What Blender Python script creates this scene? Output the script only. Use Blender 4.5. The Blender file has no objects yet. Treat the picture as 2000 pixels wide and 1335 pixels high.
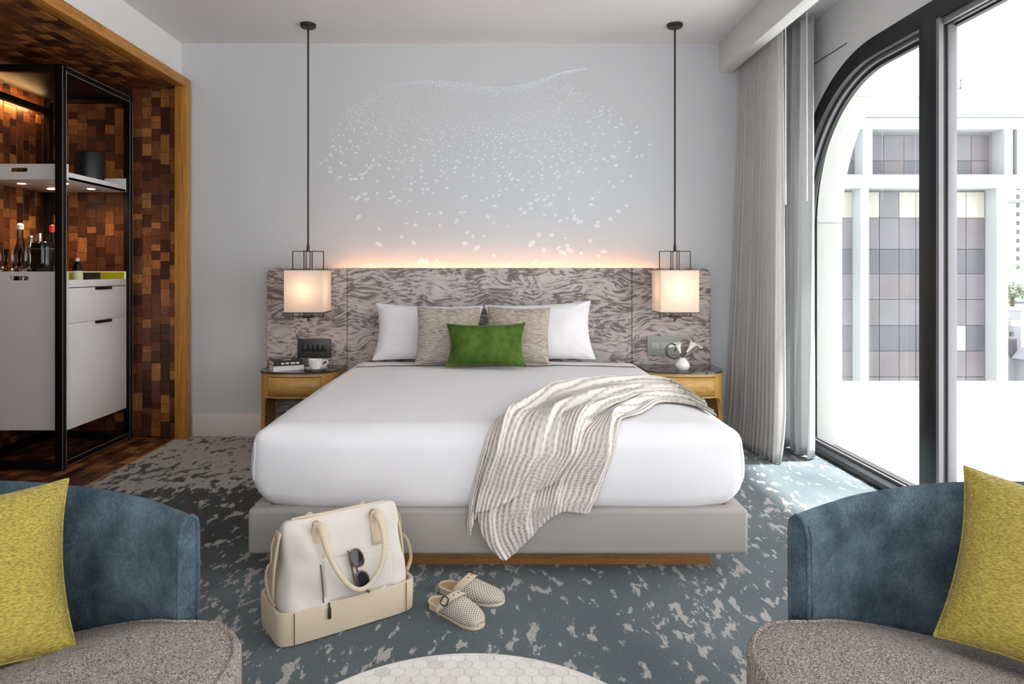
import bpy, bmesh, math, random
from mathutils import Vector, Matrix, noise
from mathutils.bvhtree import BVHTree
R = math.radians
random.seed(7)
sc = bpy.context.scene
C = sc.collection

# ------------------------------------------------------------------ camera, sky, sun, exposure
cam_d = bpy.data.cameras.new('camera')
cam = bpy.data.objects.new('camera', cam_d); C.objects.link(cam)
cam.location = (0, 0, 1.22); cam.rotation_euler = (R(90), 0, 0)
cam_d.sensor_width = 36.0; cam_d.lens = 1350 / 2000 * 36.0
cam_d.shift_x = 0.02; cam_d.shift_y = -0.0698
cam_d.clip_start = 0.05; cam_d.clip_end = 600
sc.camera = cam

world = bpy.data.worlds.new('overcast_sky'); sc.world = world
world.use_nodes = True
wn = world.node_tree; wn.nodes.clear()
w_out = wn.nodes.new('ShaderNodeOutputWorld'); w_bg = wn.nodes.new('ShaderNodeBackground')
w_tc = wn.nodes.new('ShaderNodeTexCoord'); w_no = wn.nodes.new('ShaderNodeTexNoise')
w_no.inputs['Scale'].default_value = 2.2; w_no.inputs['Detail'].default_value = 4
w_rp = wn.nodes.new('ShaderNodeValToRGB')
w_rp.color_ramp.elements[0].color = (0.86, 0.88, 0.92, 1); w_rp.color_ramp.elements[0].position = 0.3
w_rp.color_ramp.elements[1].color = (1.0, 1.0, 1.0, 1); w_rp.color_ramp.elements[1].position = 0.6
wn.links.new(w_tc.outputs['Generated'], w_no.inputs['Vector'])
wn.links.new(w_no.outputs['Fac'], w_rp.inputs['Fac'])
wn.links.new(w_rp.outputs['Color'], w_bg.inputs['Color'])
wn.links.new(w_bg.outputs['Background'], w_out.inputs['Surface'])
w_bg.inputs['Strength'].default_value = 1.0

sun_d = bpy.data.lights.new('sun', 'SUN'); sun = bpy.data.objects.new('sun', sun_d); C.objects.link(sun)
sun_d.energy = 7.5; sun_d.angle = R(4); sun_d.color = (1, 0.985, 0.955)
sun_dir = Vector((0.36, 0.03, 1.0)).normalized()          # towards the sun: high over the terrace
sun.rotation_euler = sun_dir.to_track_quat('Z', 'Y').to_euler()
sun.location = (6, 1, 12)

vs = sc.view_settings
vs.view_transform = 'Standard'; vs.look = 'None'; vs.gamma = 1.0; vs.use_curve_mapping = False
vs.exposure = 1.68
sc.cycles.use_denoising = True
sc.cycles.max_bounces = 10; sc.cycles.diffuse_bounces = 6; sc.cycles.transparent_max_bounces = 16
sc.cycles.caustics_reflective = False; sc.cycles.caustics_refractive = False
sc.cycles.sample_clamp_indirect = 6

# ------------------------------------------------------------------ helpers: mesh building and tagging
def lin(c):
    c = c / 255.0
    return c / 12.92 if c <= 0.04045 else ((c + 0.055) / 1.055) ** 2.4
def rgb(r, g, b): return (lin(r), lin(g), lin(b), 1.0)

MW = {}                                                   # world matrices of things, by object
def base_props(o, label=None, cat=None, group=None, kind=None):
    if label: o['label'] = label
    if cat: o['category'] = cat
    if group: o['group'] = group
    if kind: o['kind'] = kind
    return o
def thing(name, label, cat, loc=(0, 0, 0), rz=0.0, group=None, kind=None):
    o = bpy.data.objects.new(name, None); C.objects.link(o)
    o.empty_display_size = 0.05
    o.location = loc; o.rotation_euler = (0, 0, rz)
    MW[o] = Matrix.Translation(Vector(loc)) @ Matrix.Rotation(rz, 4, 'Z')
    return base_props(o, label, cat, group, kind)

class MB:
    """collects verts and faces; build() links them as one mesh object"""
    def __init__(s): s.v = []; s.f = []; s.uv = None
    def add(s, vs_, fs):
        n = len(s.v); s.v += [Vector(p) for p in vs_]; s.f += [tuple(i + n for i in f) for f in fs]; return s
    def bm(s, b, mat=None):
        b.verts.ensure_lookup_table(); b.verts.index_update()
        s.add([(mat @ v.co) if mat else v.co.copy() for v in b.verts], [[v.index for v in f.verts] for f in b.faces]); b.free(); return s
    def box(s, lo, hi, bevel=0.0, seg=2, mat=None):
        b = bmesh.new(); bmesh.ops.create_cube(b, size=1)
        lo = Vector(lo); hi = Vector(hi); c = (lo + hi) / 2; d = hi - lo
        for v in b.verts: v.co = Vector((c.x + v.co.x * d.x, c.y + v.co.y * d.y, c.z + v.co.z * d.z))
        if bevel: bmesh.ops.bevel(b, geom=list(b.edges), offset=bevel, segments=seg, profile=0.5, affect='EDGES')
        return s.bm(b, mat)
    def lathe(s, prof, c=(0, 0, 0), n=32, cap=True):
        c = Vector(c); vs_ = []; fs = []
        for r, z in prof:
            for k in range(n):
                a = 2 * math.pi * k / n; vs_.append(c + Vector((r * math.cos(a), r * math.sin(a), z)))
        for i in range(len(prof) - 1):
            for k in range(n):
                fs.append((i * n + k, i * n + (k + 1) % n, (i + 1) * n + (k + 1) % n, (i + 1) * n + k))
        if cap:
            if prof[0][0] > 1e-5: fs.append(tuple(reversed(range(n))))
            if prof[-1][0] > 1e-5: fs.append(tuple((len(prof) - 1) * n + k for k in range(n)))
        return s.add(vs_, fs)
    def tube(s, path, r, n=8, closed=False, flat=1.0, up=None):
        P = [Vector(p) for p in path]; m = len(P); vs_ = []; fs = []
        prev = None
        for i, p in enumerate(P):
            if closed: t = P[(i + 1) % m] - P[i - 1]
            else: t = P[min(i + 1, m - 1)] - P[max(i - 1, 0)]
            t.normalize()
            if up is not None: a = Vector(up)
            elif prev is None: a = Vector((0, 0, 1)) if abs(t.z) < 0.9 else Vector((1, 0, 0))
            else: a = prev
            a = (a - t * a.dot(t)).normalized(); prev = a; b = t.cross(a)
            rr = r[i] if isinstance(r, (list, tuple)) else r
            for k in range(n):
                g = 2 * math.pi * k / n; vs_.append(p + a * (rr * flat * math.cos(g)) + b * (rr * math.sin(g)))
        for i in range(m if closed else m - 1):
            j = (i + 1) % m
            for k in range(n): fs.append((i * n + k, i * n + (k + 1) % n, j * n + (k + 1) % n, j * n + k))
        if not closed:
            fs.append(tuple(reversed(range(n)))); fs.append(tuple((m - 1) * n + k for k in range(n)))
        return s.add(vs_, fs)
    def bar(s, p0, p1, w, h=None, up=(0, 0, 1)):
        """a straight bar of rectangular section"""
        p0 = Vector(p0); p1 = Vector(p1); h = h or w; t = (p1 - p0).normalized(); a = Vector(up)
        if abs(a.dot(t)) > 0.95: a = Vector((0, 1, 0))
        a = (a - t * a.dot(t)).normalized(); b = t.cross(a); vs_ = []
        for p in (p0, p1):
            for i, j in ((-1, -1), (1, -1), (1, 1), (-1, 1)): vs_.append(p + b * (i * w / 2) + a * (j * h / 2))
        return s.add(vs_, [(3, 2, 1, 0), (4, 5, 6, 7), (0, 1, 5, 4), (1, 2, 6, 5), (2, 3, 7, 6), (3, 0, 4, 7)])
    def grid(s, fn, nu, nv, cu=False, cv=False):
        """fn(u, v) with u and v in 0..1"""
        vs_ = []; fs = []
        mu = nu if cu else nu + 1; mv = nv if cv else nv + 1
        for i in range(mu):
            for j in range(mv): vs_.append(Vector(fn(i / nu, j / nv)))
        for i in range(nu):
            for j in range(nv):
                a, b = i, (i + 1) % mu; c, d = j, (j + 1) % mv
                fs.append((a * mv + c, b * mv + c, b * mv + d, a * mv + d))
        return s.add(vs_, fs)
    def prism(s, pts, lo, hi, axis='z'):
        """a polygon (list of 2-tuples) extruded from lo to hi along an axis"""
        n = len(pts)
        def P(a, b, c): return {'z': (a, b, c), 'y': (a, c, b), 'x': (c, a, b)}[axis]
        vs_ = [P(a, b, lo) for a, b in pts] + [P(a, b, hi) for a, b in pts]
        fs = [tuple(reversed(range(n))), tuple(range(n, 2 * n))] + [(k, (k + 1) % n, n + (k + 1) % n, n + k) for k in range(n)]
        return s.add(vs_, fs)
    def mesh(s, name, smooth=True, inv=None, angle=38):
        m = bpy.data.meshes.new(name)
        m.from_pydata([(inv @ p) if inv else p for p in s.v], [], s.f)
        b = bmesh.new(); b.from_mesh(m); bmesh.ops.recalc_face_normals(b, faces=b.faces); b.to_mesh(m); b.free()
        if s.uv:
            ul = m.uv_layers.new(name='UVMap')
            for l in m.loops: ul.data[l.index].uv = s.uv[l.vertex_index]
        if smooth:
            m.polygons.foreach_set('use_smooth', [True] * len(m.polygons)); m.set_sharp_from_angle(angle=R(angle))
        m.update(); return m
    def build(s, name, mat, parent=None, local=False, smooth=True, label=None, cat=None, group=None, kind=None, angle=38):
        inv = None
        if parent is not None and not local and parent in MW: inv = MW[parent].inverted()
        o = bpy.data.objects.new(name, s.mesh(name, smooth, inv, angle)); C.objects.link(o)
        o.data.materials.append(mat)
        if parent is not None:
            o.parent = parent
            if parent in MW: MW[o] = MW[parent]
        return base_props(o, label, cat, group, kind)

def box(name, lo, hi, mat, parent=None, bevel=0.0, seg=2, **k):
    return MB().box(lo, hi, bevel, seg).build(name, mat, parent, **k)
def copy_tree(o, parent=None):
    c = o.copy(); C.objects.link(c)
    if parent is not None: c.parent = parent
    for ch in [x for x in bpy.data.objects if x.parent == o]: copy_tree(ch, c)
    return c
def structure(o): o['kind'] = 'structure'; return o
def catmull(pts, n):
    """n+1 points along a smooth curve through pts (tuples of any length)"""
    P = [tuple(p) for p in pts]; m = len(P) - 1; out = []
    for k in range(n + 1):
        t = k / n * m; i = min(int(t), m - 1); t -= i
        p0, p1, p2, p3 = P[max(i - 1, 0)], P[i], P[i + 1], P[min(i + 2, m)]
        out.append(tuple(0.5 * (2 * b + (c - a) * t + (2 * a - 5 * b + 4 * c - d) * t * t + (3 * b - a - 3 * c + d) * t ** 3) for a, b, c, d in zip(p0, p1, p2, p3)))
    return out
def nz(p, s, seed=0.0): return noise.noise(Vector(p) * s + Vector((seed, seed * 1.7, -seed)))

# ------------------------------------------------------------------ helpers: materials
def new_mat(name):
    m = bpy.data.materials.new(name); m.use_nodes = True
    nt = m.node_tree; b = nt.nodes['Principled BSDF']; return m, nt, b
def nd(nt, typ, ins=None, out=0, **attrs):
    n = nt.nodes.new('ShaderNode' + typ)
    for k, v in attrs.items(): setattr(n, k, v)
    for k, v in (ins or {}).items():
        if isinstance(v, bpy.types.NodeSocket): nt.links.new(v, n.inputs[k])
        else: n.inputs[k].default_value = v
    return n.outputs[out] if out is not None else n
def ramp(nt, fac, stops, interp='LINEAR'):
    n = nt.nodes.new('ShaderNodeValToRGB'); cr = n.color_ramp; cr.interpolation = interp
    while len(cr.elements) < len(stops): cr.elements.new(0.5)
    for e, (p, c) in zip(cr.elements, stops): e.position = p; e.color = c if len(c) == 4 else (*c, 1)
    nt.links.new(fac, n.inputs['Fac']); return n.outputs['Color']
def mixc(nt, fac, a, b, mode='MIX'):
    n = nt.nodes.new('ShaderNodeMix'); n.data_type = 'RGBA'; n.blend_type = mode
    for k, v in ((0, fac), (6, a), (7, b)):
        if isinstance(v, bpy.types.NodeSocket): nt.links.new(v, n.inputs[k])
        else: n.inputs[k].default_value = v
    return n.outputs[2]
def math_(nt, op, a, b=0.0, c=0.0):
    n = nt.nodes.new('ShaderNodeMath'); n.operation = op
    for k, v in ((0, a), (1, b), (2, c)):
        if isinstance(v, bpy.types.NodeSocket): nt.links.new(v, n.inputs[k])
        else: n.inputs[k].default_value = v
    return n.outputs[0]
def pos(nt): return nd(nt, 'NewGeometry')
def objco(nt): return nd(nt, 'TexCoord', None, 3)
def mapping(nt, vec, scale=(1, 1, 1), rot=(0, 0, 0), loc=(0, 0, 0)):
    return nd(nt, 'Mapping', {'Vector': vec, 'Scale': scale, 'Rotation': rot, 'Location': loc})
def bump(nt, b, h, strength=0.3, dist=0.01):
    nt.links.new(nd(nt, 'Bump', {'Height': h, 'Strength': strength, 'Distance': dist}), b.inputs['Normal'])
def plain(name, col, rough=0.5, metal=0.0, var=0.06, vscale=6.0, bumps=0.0, bscale=60.0, spec=0.5, sheen=0.0):
    """a base colour with faint procedural variation and fine relief"""
    m, nt, b = new_mat(name)
    co = objco(nt)
    n1 = nd(nt, 'TexNoise', {'Vector': co, 'Scale': vscale, 'Detail': 4.0})
    lo = tuple(c * (1 - var) for c in col[:3]) + (1,); hi = tuple(min(1, c * (1 + var)) for c in col[:3]) + (1,)
    nt.links.new(ramp(nt, n1, [(0.3, lo), (0.7, hi)]), b.inputs['Base Color'])
    b.inputs['Roughness'].default_value = rough; b.inputs['Metallic'].default_value = metal
    b.inputs['Specular IOR Level'].default_value = spec
    if sheen: b.inputs['Sheen Weight'].default_value = sheen; b.inputs['Sheen Roughness'].default_value = 0.4
    if bumps:
        bump(nt, b, nd(nt, 'TexNoise', {'Vector': co, 'Scale': bscale, 'Detail': 3.0}), bumps, 0.004)
    return m
def emit(name, col, strength):
    m, nt, b = new_mat(name)
    b.inputs['Base Color'].default_value = col; b.inputs['Emission Color'].default_value = col; b.inputs['Emission Strength'].default_value = strength
    return m

M = {}
M['wall'] = plain('wall_paint', rgb(196, 196, 197), 0.9, var=0.015, vscale=2, bumps=0.05, bscale=140, spec=0.2)
M['white_paint'] = plain('white_paint', rgb(218, 218, 218), 0.8, var=0.01, vscale=2, bumps=0.03, bscale=120, spec=0.25)
M['ceiling'] = plain('ceiling_paint', rgb(212, 212, 213), 0.95, var=0.01, vscale=2, spec=0.1)
M['trimwhite'] = plain('trim_paint', rgb(215, 212, 210), 0.55, var=0.01)
M['black_metal'] = plain('black_metal', rgb(22, 20, 19), 0.4, metal=0.6, var=0.1)
M['steel_edge'] = plain('steel_edge', rgb(150, 143, 136), 0.45, metal=0.2)
M['bronze'] = plain('dark_bronze', rgb(62, 54, 46), 0.38, metal=0.85, var=0.12)
M['win_frame'] = plain('window_aluminium', rgb(21, 22, 25), 0.38, metal=0.35, var=0.05)
M['win_grey'] = plain('window_grey_seal', rgb(125, 124, 128), 0.45, metal=0.3)
M['lacquer'] = plain('white_lacquer', rgb(236, 233, 231), 0.35, var=0.01)
M['green_lacquer'] = plain('green_lacquer', rgb(140, 146, 30), 0.35, var=0.03)
M['plastic_black'] = plain('black_plastic', rgb(26, 26, 28), 0.42, var=0.05)
M['concrete'] = plain('white_concrete', rgb(196, 198, 195), 0.9, var=0.03, vscale=1.2, bumps=0.08, bscale=40, spec=0.2)
M['roof_membrane'] = plain('white_roof_membrane', rgb(178, 178, 177), 0.9, var=0.06, vscale=0.9, spec=0.1)
M['ceramic'] = plain('white_ceramic', rgb(238, 236, 232), 0.18, var=0.01)
M['linen_white'] = plain('white_linen', rgb(232, 230, 233), 0.85, var=0.012, vscale=3, bumps=0.10, bscale=220, spec=0.15, sheen=0.15)
M['rail_leather'] = plain('grey_leather', rgb(164, 158, 153), 0.5, var=0.03, vscale=5, bumps=0.10, bscale=260, spec=0.3)
M['mattress'] = plain('mattress_ticking', rgb(220, 218, 218), 0.9, var=0.02)
M['dark_void'] = plain('dark_lining', rgb(30, 27, 26), 0.9)
M['stone_top'] = plain('smoked_glass_top', rgb(66, 60, 56), 0.06, var=0.12, vscale=8)
M['plate_dark'] = plain('dark_switch_plate', rgb(58, 58, 58), 0.4, var=0.03)
M['plate_key'] = plain('black_key', rgb(30, 30, 31), 0.35)
M['plate_grey'] = plain('grey_switch_plate', rgb(150, 154, 150), 0.4, var=0.03)
M['plate_grey_key'] = plain('light_grey_key', rgb(168, 171, 168), 0.35)
M['petal'] = plain('white_petal', rgb(244, 243, 236), 0.5, var=0.02)
M['stem'] = plain('dark_green_stem', rgb(52, 66, 40), 0.5, var=0.1)
M['paper'] = plain('book_pages', rgb(226, 220, 210), 0.9, var=0.05, vscale=60)
M['book_black'] = plain('black_cover', rgb(20, 20, 21), 0.45)
M['book_white'] = plain('white_cover', rgb(225, 223, 222), 0.45)
M['ink_white'] = plain('white_print', rgb(220, 218, 214), 0.6)
M['canvas'] = plain('cream_canvas', rgb(220, 211, 202), 0.85, var=0.05, vscale=9, bumps=0.22, bscale=300, spec=0.15)
M['bag_leather'] = plain('cream_leather', rgb(215, 197, 172), 0.5, var=0.04, vscale=8, bumps=0.12, bscale=180, spec=0.3)
M['bag_dark'] = plain('brown_edge_paint', rgb(98, 74, 54), 0.6)
M['gold'] = plain('pale_gold_metal', rgb(196, 170, 130), 0.28, metal=0.9)
M['gunmetal'] = plain('gunmetal', rgb(88, 80, 74), 0.35, metal=0.8)
M['lens'] = plain('dark_lens', rgb(38, 40, 48), 0.06)
M['clog_sole'] = plain('cream_sole', rgb(216, 200, 178), 0.7, var=0.04)
M['insole'] = plain('tan_insole', rgb(190, 158, 120), 0.8, var=0.06)
M['table_rim'] = plain('pale_stone', rgb(214, 208, 200), 0.35, var=0.04, vscale=20)
M['grout'] = plain('pale_grout', rgb(205, 199, 191), 0.8, var=0.03)
M['led'] = emit('warm_led', (1.0, 0.46, 0.20, 1), 36.0)
M['bulb'] = emit('warm_bulb', (1.0, 0.62, 0.36, 1), 2.5)
M['spot_on'] = emit('warm_downlight', (1.0, 0.72, 0.42, 1), 12.0)

def glass(name, tint=(1, 1, 1, 1), rough=0.0, ior=1.45, boost=1.0):
    """thin clear pane: transparent, with fresnel reflection"""
    m, nt, b = new_mat(name); nt.nodes.remove(b)
    fr = nd(nt, 'Fresnel', {'IOR': ior}); tr = nd(nt, 'BsdfTransparent', {'Color': tint}); gl = nd(nt, 'BsdfGlossy', {'Roughness': rough, 'Color': (boost, boost, boost, 1)})
    mx = nd(nt, 'MixShader', {0: fr, 1: tr, 2: gl}); nt.links.new(mx, nt.nodes['Material Output'].inputs['Surface']); return m
M['pane'] = glass('window_glass', (0.95, 0.97, 0.97, 1))
M['drink_glass'] = glass('drinking_glass', (0.86, 0.86, 0.85, 1), 0.02, 1.5)
M['bottle_clear'] = glass('clear_bottle_glass', (0.8, 0.8, 0.78, 1), 0.02, 1.5)
M['bottle_dark'] = plain('dark_bottle_glass', rgb(14, 12, 12), 0.08)
M['steel'] = plain('polished_steel', rgb(190, 186, 182), 0.18, metal=1.0)
M['red_cap'] = plain('red_cap', rgb(196, 36, 30), 0.35)
M['label_cream'] = plain('cream_label', rgb(214, 206, 168), 0.6)
M['label_green'] = plain('green_label', rgb(150, 178, 50), 0.6)

def wood(name, c1, c2, rough=0.4, scale=(3, 3, 0.3), rings=9.0):
    m, nt, b = new_mat(name)
    co = mapping(nt, objco(nt), scale)
    n = nd(nt, 'TexNoise', {'Vector': co, 'Scale': rings, 'Detail': 6.0, 'Distortion': 1.2})
    n2 = nd(nt, 'TexNoise', {'Vector': mapping(nt, co, (12, 12, 1)), 'Scale': rings * 1.5, 'Detail': 3.0})
    f = math_(nt, 'ADD', math_(nt, 'MULTIPLY', n, 0.7), math_(nt, 'MULTIPLY', n2, 0.3))
    nt.links.new(ramp(nt, f, [(0.34, c1), (0.66, c2)]), b.inputs['Base Color'])
    b.inputs['Roughness'].default_value = rough; bump(nt, b, n2, 0.06, 0.003); return m
M['oak'] = wood('golden_oak', rgb(126, 80, 26), rgb(186, 130, 54), 0.42)
M['oak_frame'] = wood('oak_frame_vertical', rgb(134, 84, 30), rgb(196, 136, 56), 0.4, (5, 5, 0.35))
M['oak_head'] = wood('oak_frame_horizontal', rgb(134, 84, 30), rgb(196, 136, 56), 0.4, (5, 0.35, 5))
M['oak_plinth'] = wood('oak_plinth', rgb(136, 92, 50), rgb(176, 126, 76), 0.5, (0.4, 5, 5))
M['oak_stand'] = wood('honey_oak', rgb(176, 130, 62), rgb(206, 162, 92), 0.38, (0.8, 4, 4))

def tile_mat():
    m, nt, b = new_mat('walnut_block')
    r1 = nd(nt, 'ObjectInfo', None, 5); g = nd(nt, 'NewGeometry', None, None)
    f = math_(nt, 'FRACT', math_(nt, 'ADD', math_(nt, 'MULTIPLY', r1, 3.7), g.outputs['Random Per Island']))
    colr = ramp(nt, f, [(0.0, rgb(50, 27, 18)), (0.22, rgb(78, 42, 26)), (0.45, rgb(108, 62, 37)), (0.62, rgb(92, 50, 31)), (0.8, rgb(142, 90, 50)), (1.0, rgb(172, 116, 62))])
    sh = nd(nt, 'CombineXYZ', {'X': math_(nt, 'MULTIPLY', f, 37.0), 'Y': math_(nt, 'MULTIPLY', f, 91.0), 'Z': 0.0})
    vec = nd(nt, 'VectorMath', {0: mapping(nt, g.outputs['Position'], (60, 60, 9)), 1: sh}, operation='ADD')
    n = nd(nt, 'TexNoise', {'Vector': vec, 'Scale': 1.6, 'Detail': 5.0, 'Distortion': 0.6})
    colr = mixc(nt, 1.0, colr, ramp(nt, n, [(0.3, (0.55, 0.5, 0.46, 1)), (0.7, (1.25, 1.2, 1.15, 1))]), 'MULTIPLY')
    nt.links.new(colr, b.inputs['Base Color']); b.inputs['Roughness'].default_value = 0.38
    bump(nt, b, n, 0.12, 0.002); return m
M['tile'] = tile_mat()

def carpet_mat():
    m, nt, b = new_mat('patterned_carpet')
    p = pos(nt); sep = nd(nt, 'SeparateXYZ', {0: p}, None)
    X, Y = sep.outputs[0], sep.outputs[1]
    warp = nd(nt, 'TexNoise', {'Vector': p, 'Scale': 0.9, 'Detail': 2.0}, 1)
    pw = nd(nt, 'VectorMath', {0: p, 1: nd(nt, 'VectorMath', {0: warp, 1: (0.22, 0.22, 0)}, operation='MULTIPLY')}, operation='ADD')
    streak = mapping(nt, pw, (1.0, 0.42, 1), (0, 0, R(-24)))
    n1 = nd(nt, 'TexNoise', {'Vector': streak, 'Scale': 23.0, 'Detail': 3.5, 'Roughness': 0.6})
    n2 = nd(nt, 'TexNoise', {'Vector': mapping(nt, p, (1, 0.8, 1)), 'Scale': 1.7, 'Detail': 2.0})
    n3 = nd(nt, 'TexNoise', {'Vector': mapping(nt, p, (1, 1, 1), (0, 0, 0), (9, 4, 0)), 'Scale': 5.5, 'Detail': 2.0})
    # zones of the woven pattern: pale bank at the back left, dark bank in front of it, blue field elsewhere
    left = nd(nt, 'MapRange', {0: X, 1: -0.75, 2: -1.25, 3: 0.0, 4: 1.0})
    yb = math_(nt, 'ADD', Y, math_(nt, 'MULTIPLY', math_(nt, 'SUBTRACT', n3, 0.5), 0.9))
    yb = math_(nt, 'ADD', yb, math_(nt, 'MULTIPLY', X, -0.12))
    pale = math_(nt, 'MULTIPLY', left, nd(nt, 'MapRange', {0: yb, 1: 3.95, 2: 4.25, 3: 0.0, 4: 1.0}))
    dark = math_(nt, 'MULTIPLY', left, nd(nt, 'MapRange', {0: yb, 1: 2.5, 2: 3.3, 3: 0.0, 4: 1.0}))
    dens = math_(nt, 'ADD', math_(nt, 'MULTIPLY', math_(nt, 'SUBTRACT', n2, 0.5), 0.34), math_(nt, 'MULTIPLY', math_(nt, 'SUBTRACT', n3, 0.5), 0.22))
    v = math_(nt, 'ADD', n1, dens)
    v = math_(nt, 'ADD', v, math_(nt, 'MULTIPLY', pale, 0.165))
    fleck = nd(nt, 'MapRange', {0: v, 1: 0.572, 2: 0.612, 3: 0.0, 4: 1.0})
    field = ramp(nt, n2, [(0.3, rgb(68, 80, 86)), (0.7, rgb(98, 109, 113))])
    field = mixc(nt, dark, field, rgb(34, 40, 42))
    fl = mixc(nt, pale, rgb(172, 168, 164), rgb(158, 157, 152))
    colr = mixc(nt, fleck, field, fl)
    fine = nd(nt, 'TexNoise', {'Vector': p, 'Scale': 210.0, 'Detail': 2.0})
    colr = mixc(nt, 1.0, colr, ramp(nt, fine, [(0.3, (0.62, 0.62, 0.62, 1)), (0.7, (1.35, 1.35, 1.35, 1))]), 'MULTIPLY')
    nt.links.new(colr, b.inputs['Base Color']); b.inputs['Roughness'].default_value = 0.95
    b.inputs['Specular IOR Level'].default_value = 0.1; b.inputs['Sheen Weight'].default_value = 0.2
    bump(nt, b, fine, 0.6, 0.006); return m
M['carpet'] = carpet_mat()

def headboard_mat():
    m, nt, b = new_mat('brushed_jacquard')
    p = pos(nt)
    w = nd(nt, 'TexNoise', {'Vector': mapping(nt, p, (1.5, 1, 2.6)), 'Scale': 2.2, 'Detail': 1.0}, 1)
    off = nd(nt, 'VectorMath', {0: nd(nt, 'VectorMath', {0: w, 1: (0.5, 0.5, 0.5)}, operation='SUBTRACT'), 1: (0.3, 0, 0.20)}, operation='MULTIPLY')
    pw = nd(nt, 'VectorMath', {0: p, 1: off}, operation='ADD')
    n = nd(nt, 'TexNoise', {'Vector': mapping(nt, pw, (15, 1, 62)), 'Scale': 1.0, 'Detail': 3.0, 'Roughness': 0.62})
    big = nd(nt, 'TexNoise', {'Vector': mapping(nt, pw, (3.4, 1, 7)), 'Scale': 1.3, 'Detail': 1.0})
    v = math_(nt, 'ADD', n, math_(nt, 'MULTIPLY', math_(nt, 'SUBTRACT', big, 0.5), 0.35))
    colr = ramp(nt, v, [(0.40, rgb(112, 101, 101)), (0.47, rgb(144, 132, 130)), (0.51, rgb(182, 171, 168)), (0.7, rgb(200, 190, 187))])
    fine = nd(nt, 'TexNoise', {'Vector': p, 'Scale': 260.0})
    nt.links.new(colr, b.inputs['Base Color']); b.inputs['Roughness'].default_value = 0.7
    b.inputs['Sheen Weight'].default_value = 0.2; bump(nt, b, math_(nt, 'ADD', fine, v), 0.25, 0.004); return m
M['headboard'] = headboard_mat()

def velvet(name, c1, c2, sheen=0.6, scale=9.0):
    m, nt, b = new_mat(name); co = objco(nt)
    n = nd(nt, 'TexNoise', {'Vector': co, 'Scale': scale, 'Detail': 5.0, 'Roughness': 0.65})
    f = nd(nt, 'TexNoise', {'Vector': mapping(nt, co, (1, 1, 0.45)), 'Scale': 330.0, 'Detail': 2.0})
    c = mixc(nt, 1.0, ramp(nt, n, [(0.35, c1), (0.68, c2)]), ramp(nt, f, [(0.3, (0.7, 0.7, 0.7, 1)), (0.7, (1.3, 1.3, 1.3, 1))]), 'MULTIPLY')
    nt.links.new(c, b.inputs['Base Color']); b.inputs['Roughness'].default_value = 0.75
    b.inputs['Sheen Weight'].default_value = sheen; b.inputs['Sheen Roughness'].default_value = 0.35
    b.inputs['Sheen Tint'].default_value = tuple(min(1, c * 2.2 + 0.15) for c in c2[:3]) + (1,)
    b.inputs['Specular IOR Level'].default_value = 0.2
    bump(nt, b, f, 0.25, 0.003); return m
M['velvet_blue'] = velvet('blue_grey_velvet', rgb(48, 64, 75), rgb(92, 110, 121))
M['velvet_green'] = velvet('moss_green_velvet', rgb(46, 74, 18), rgb(100, 128, 52), 0.45, 5.0)

def boucle():
    m, nt, b = new_mat('ribbed_taupe_weave'); co = objco(nt)
    w = nd(nt, 'TexNoise', {'Vector': co, 'Scale': 45.0, 'Detail': 2.0}, 1)
    pw = nd(nt, 'VectorMath', {0: co, 1: nd(nt, 'VectorMath', {0: w, 1: (0.03, 0.03, 0.03)}, operation='MULTIPLY')}, operation='ADD')
    n = nd(nt, 'TexNoise', {'Vector': mapping(nt, pw, (200, 470, 330)), 'Scale': 1.0, 'Detail': 1.0})
    nt.links.new(ramp(nt, n, [(0.42, rgb(108, 97, 91)), (0.54, rgb(182, 171, 163))]), b.inputs['Base Color'])
    b.inputs['Roughness'].default_value = 0.85; b.inputs['Specular IOR Level'].default_value = 0.2
    bump(nt, b, n, 0.7, 0.006); return m
M['boucle'] = boucle()

def weave(name, c1, c2, sc_=(60, 60, 420), bumpv=0.35):
    m, nt, b = new_mat(name); co = objco(nt)
    n = nd(nt, 'TexNoise', {'Vector': mapping(nt, co, sc_), 'Scale': 1.0, 'Detail': 3.0, 'Roughness': 0.6})
    nt.links.new(ramp(nt, n, [(0.36, c1), (0.62, c2)]), b.inputs['Base Color'])
    b.inputs['Roughness'].default_value = 0.8; b.inputs['Sheen Weight'].default_value = 0.15
    bump(nt, b, n, bumpv, 0.003); return m
M['beige_weave'] = weave('beige_slub_weave', rgb(140, 124, 112), rgb(192, 180, 168), (30, 30, 190))
M['mustard'] = weave('mustard_weave', rgb(122, 104, 28), rgb(182, 162, 72), (60, 170, 640))

def curtain_mat(name, col, trans=0.35):
    m, nt, b = new_mat(name); co = pos(nt)
    n = nd(nt, 'TexNoise', {'Vector': mapping(nt, co, (260, 260, 30)), 'Scale': 1.0, 'Detail': 2.0})
    c = mixc(nt, n, tuple(x * 0.9 for x in col[:3]) + (1,), tuple(min(1, x * 1.08) for x in col[:3]) + (1,))
    nt.links.new(c, b.inputs['Base Color']); b.inputs['Roughness'].default_value = 0.9; b.inputs['Specular IOR Level'].default_value = 0.1
    tl = nd(nt, 'BsdfTranslucent', {'Color': c})
    mx = nd(nt, 'MixShader', {0: trans, 1: b.outputs[0], 2: tl}); nt.links.new(mx, nt.nodes['Material Output'].inputs['Surface']); return m
M['curtain_sheer'] = curtain_mat('pale_grey_curtain', rgb(234, 232, 231), 0.6)
M['curtain_grey'] = curtain_mat('grey_blackout_curtain', rgb(218, 219, 220), 0.35)
M['shade'] = curtain_mat('ivory_lamp_shade', rgb(236, 226, 216), 0.45)

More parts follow.
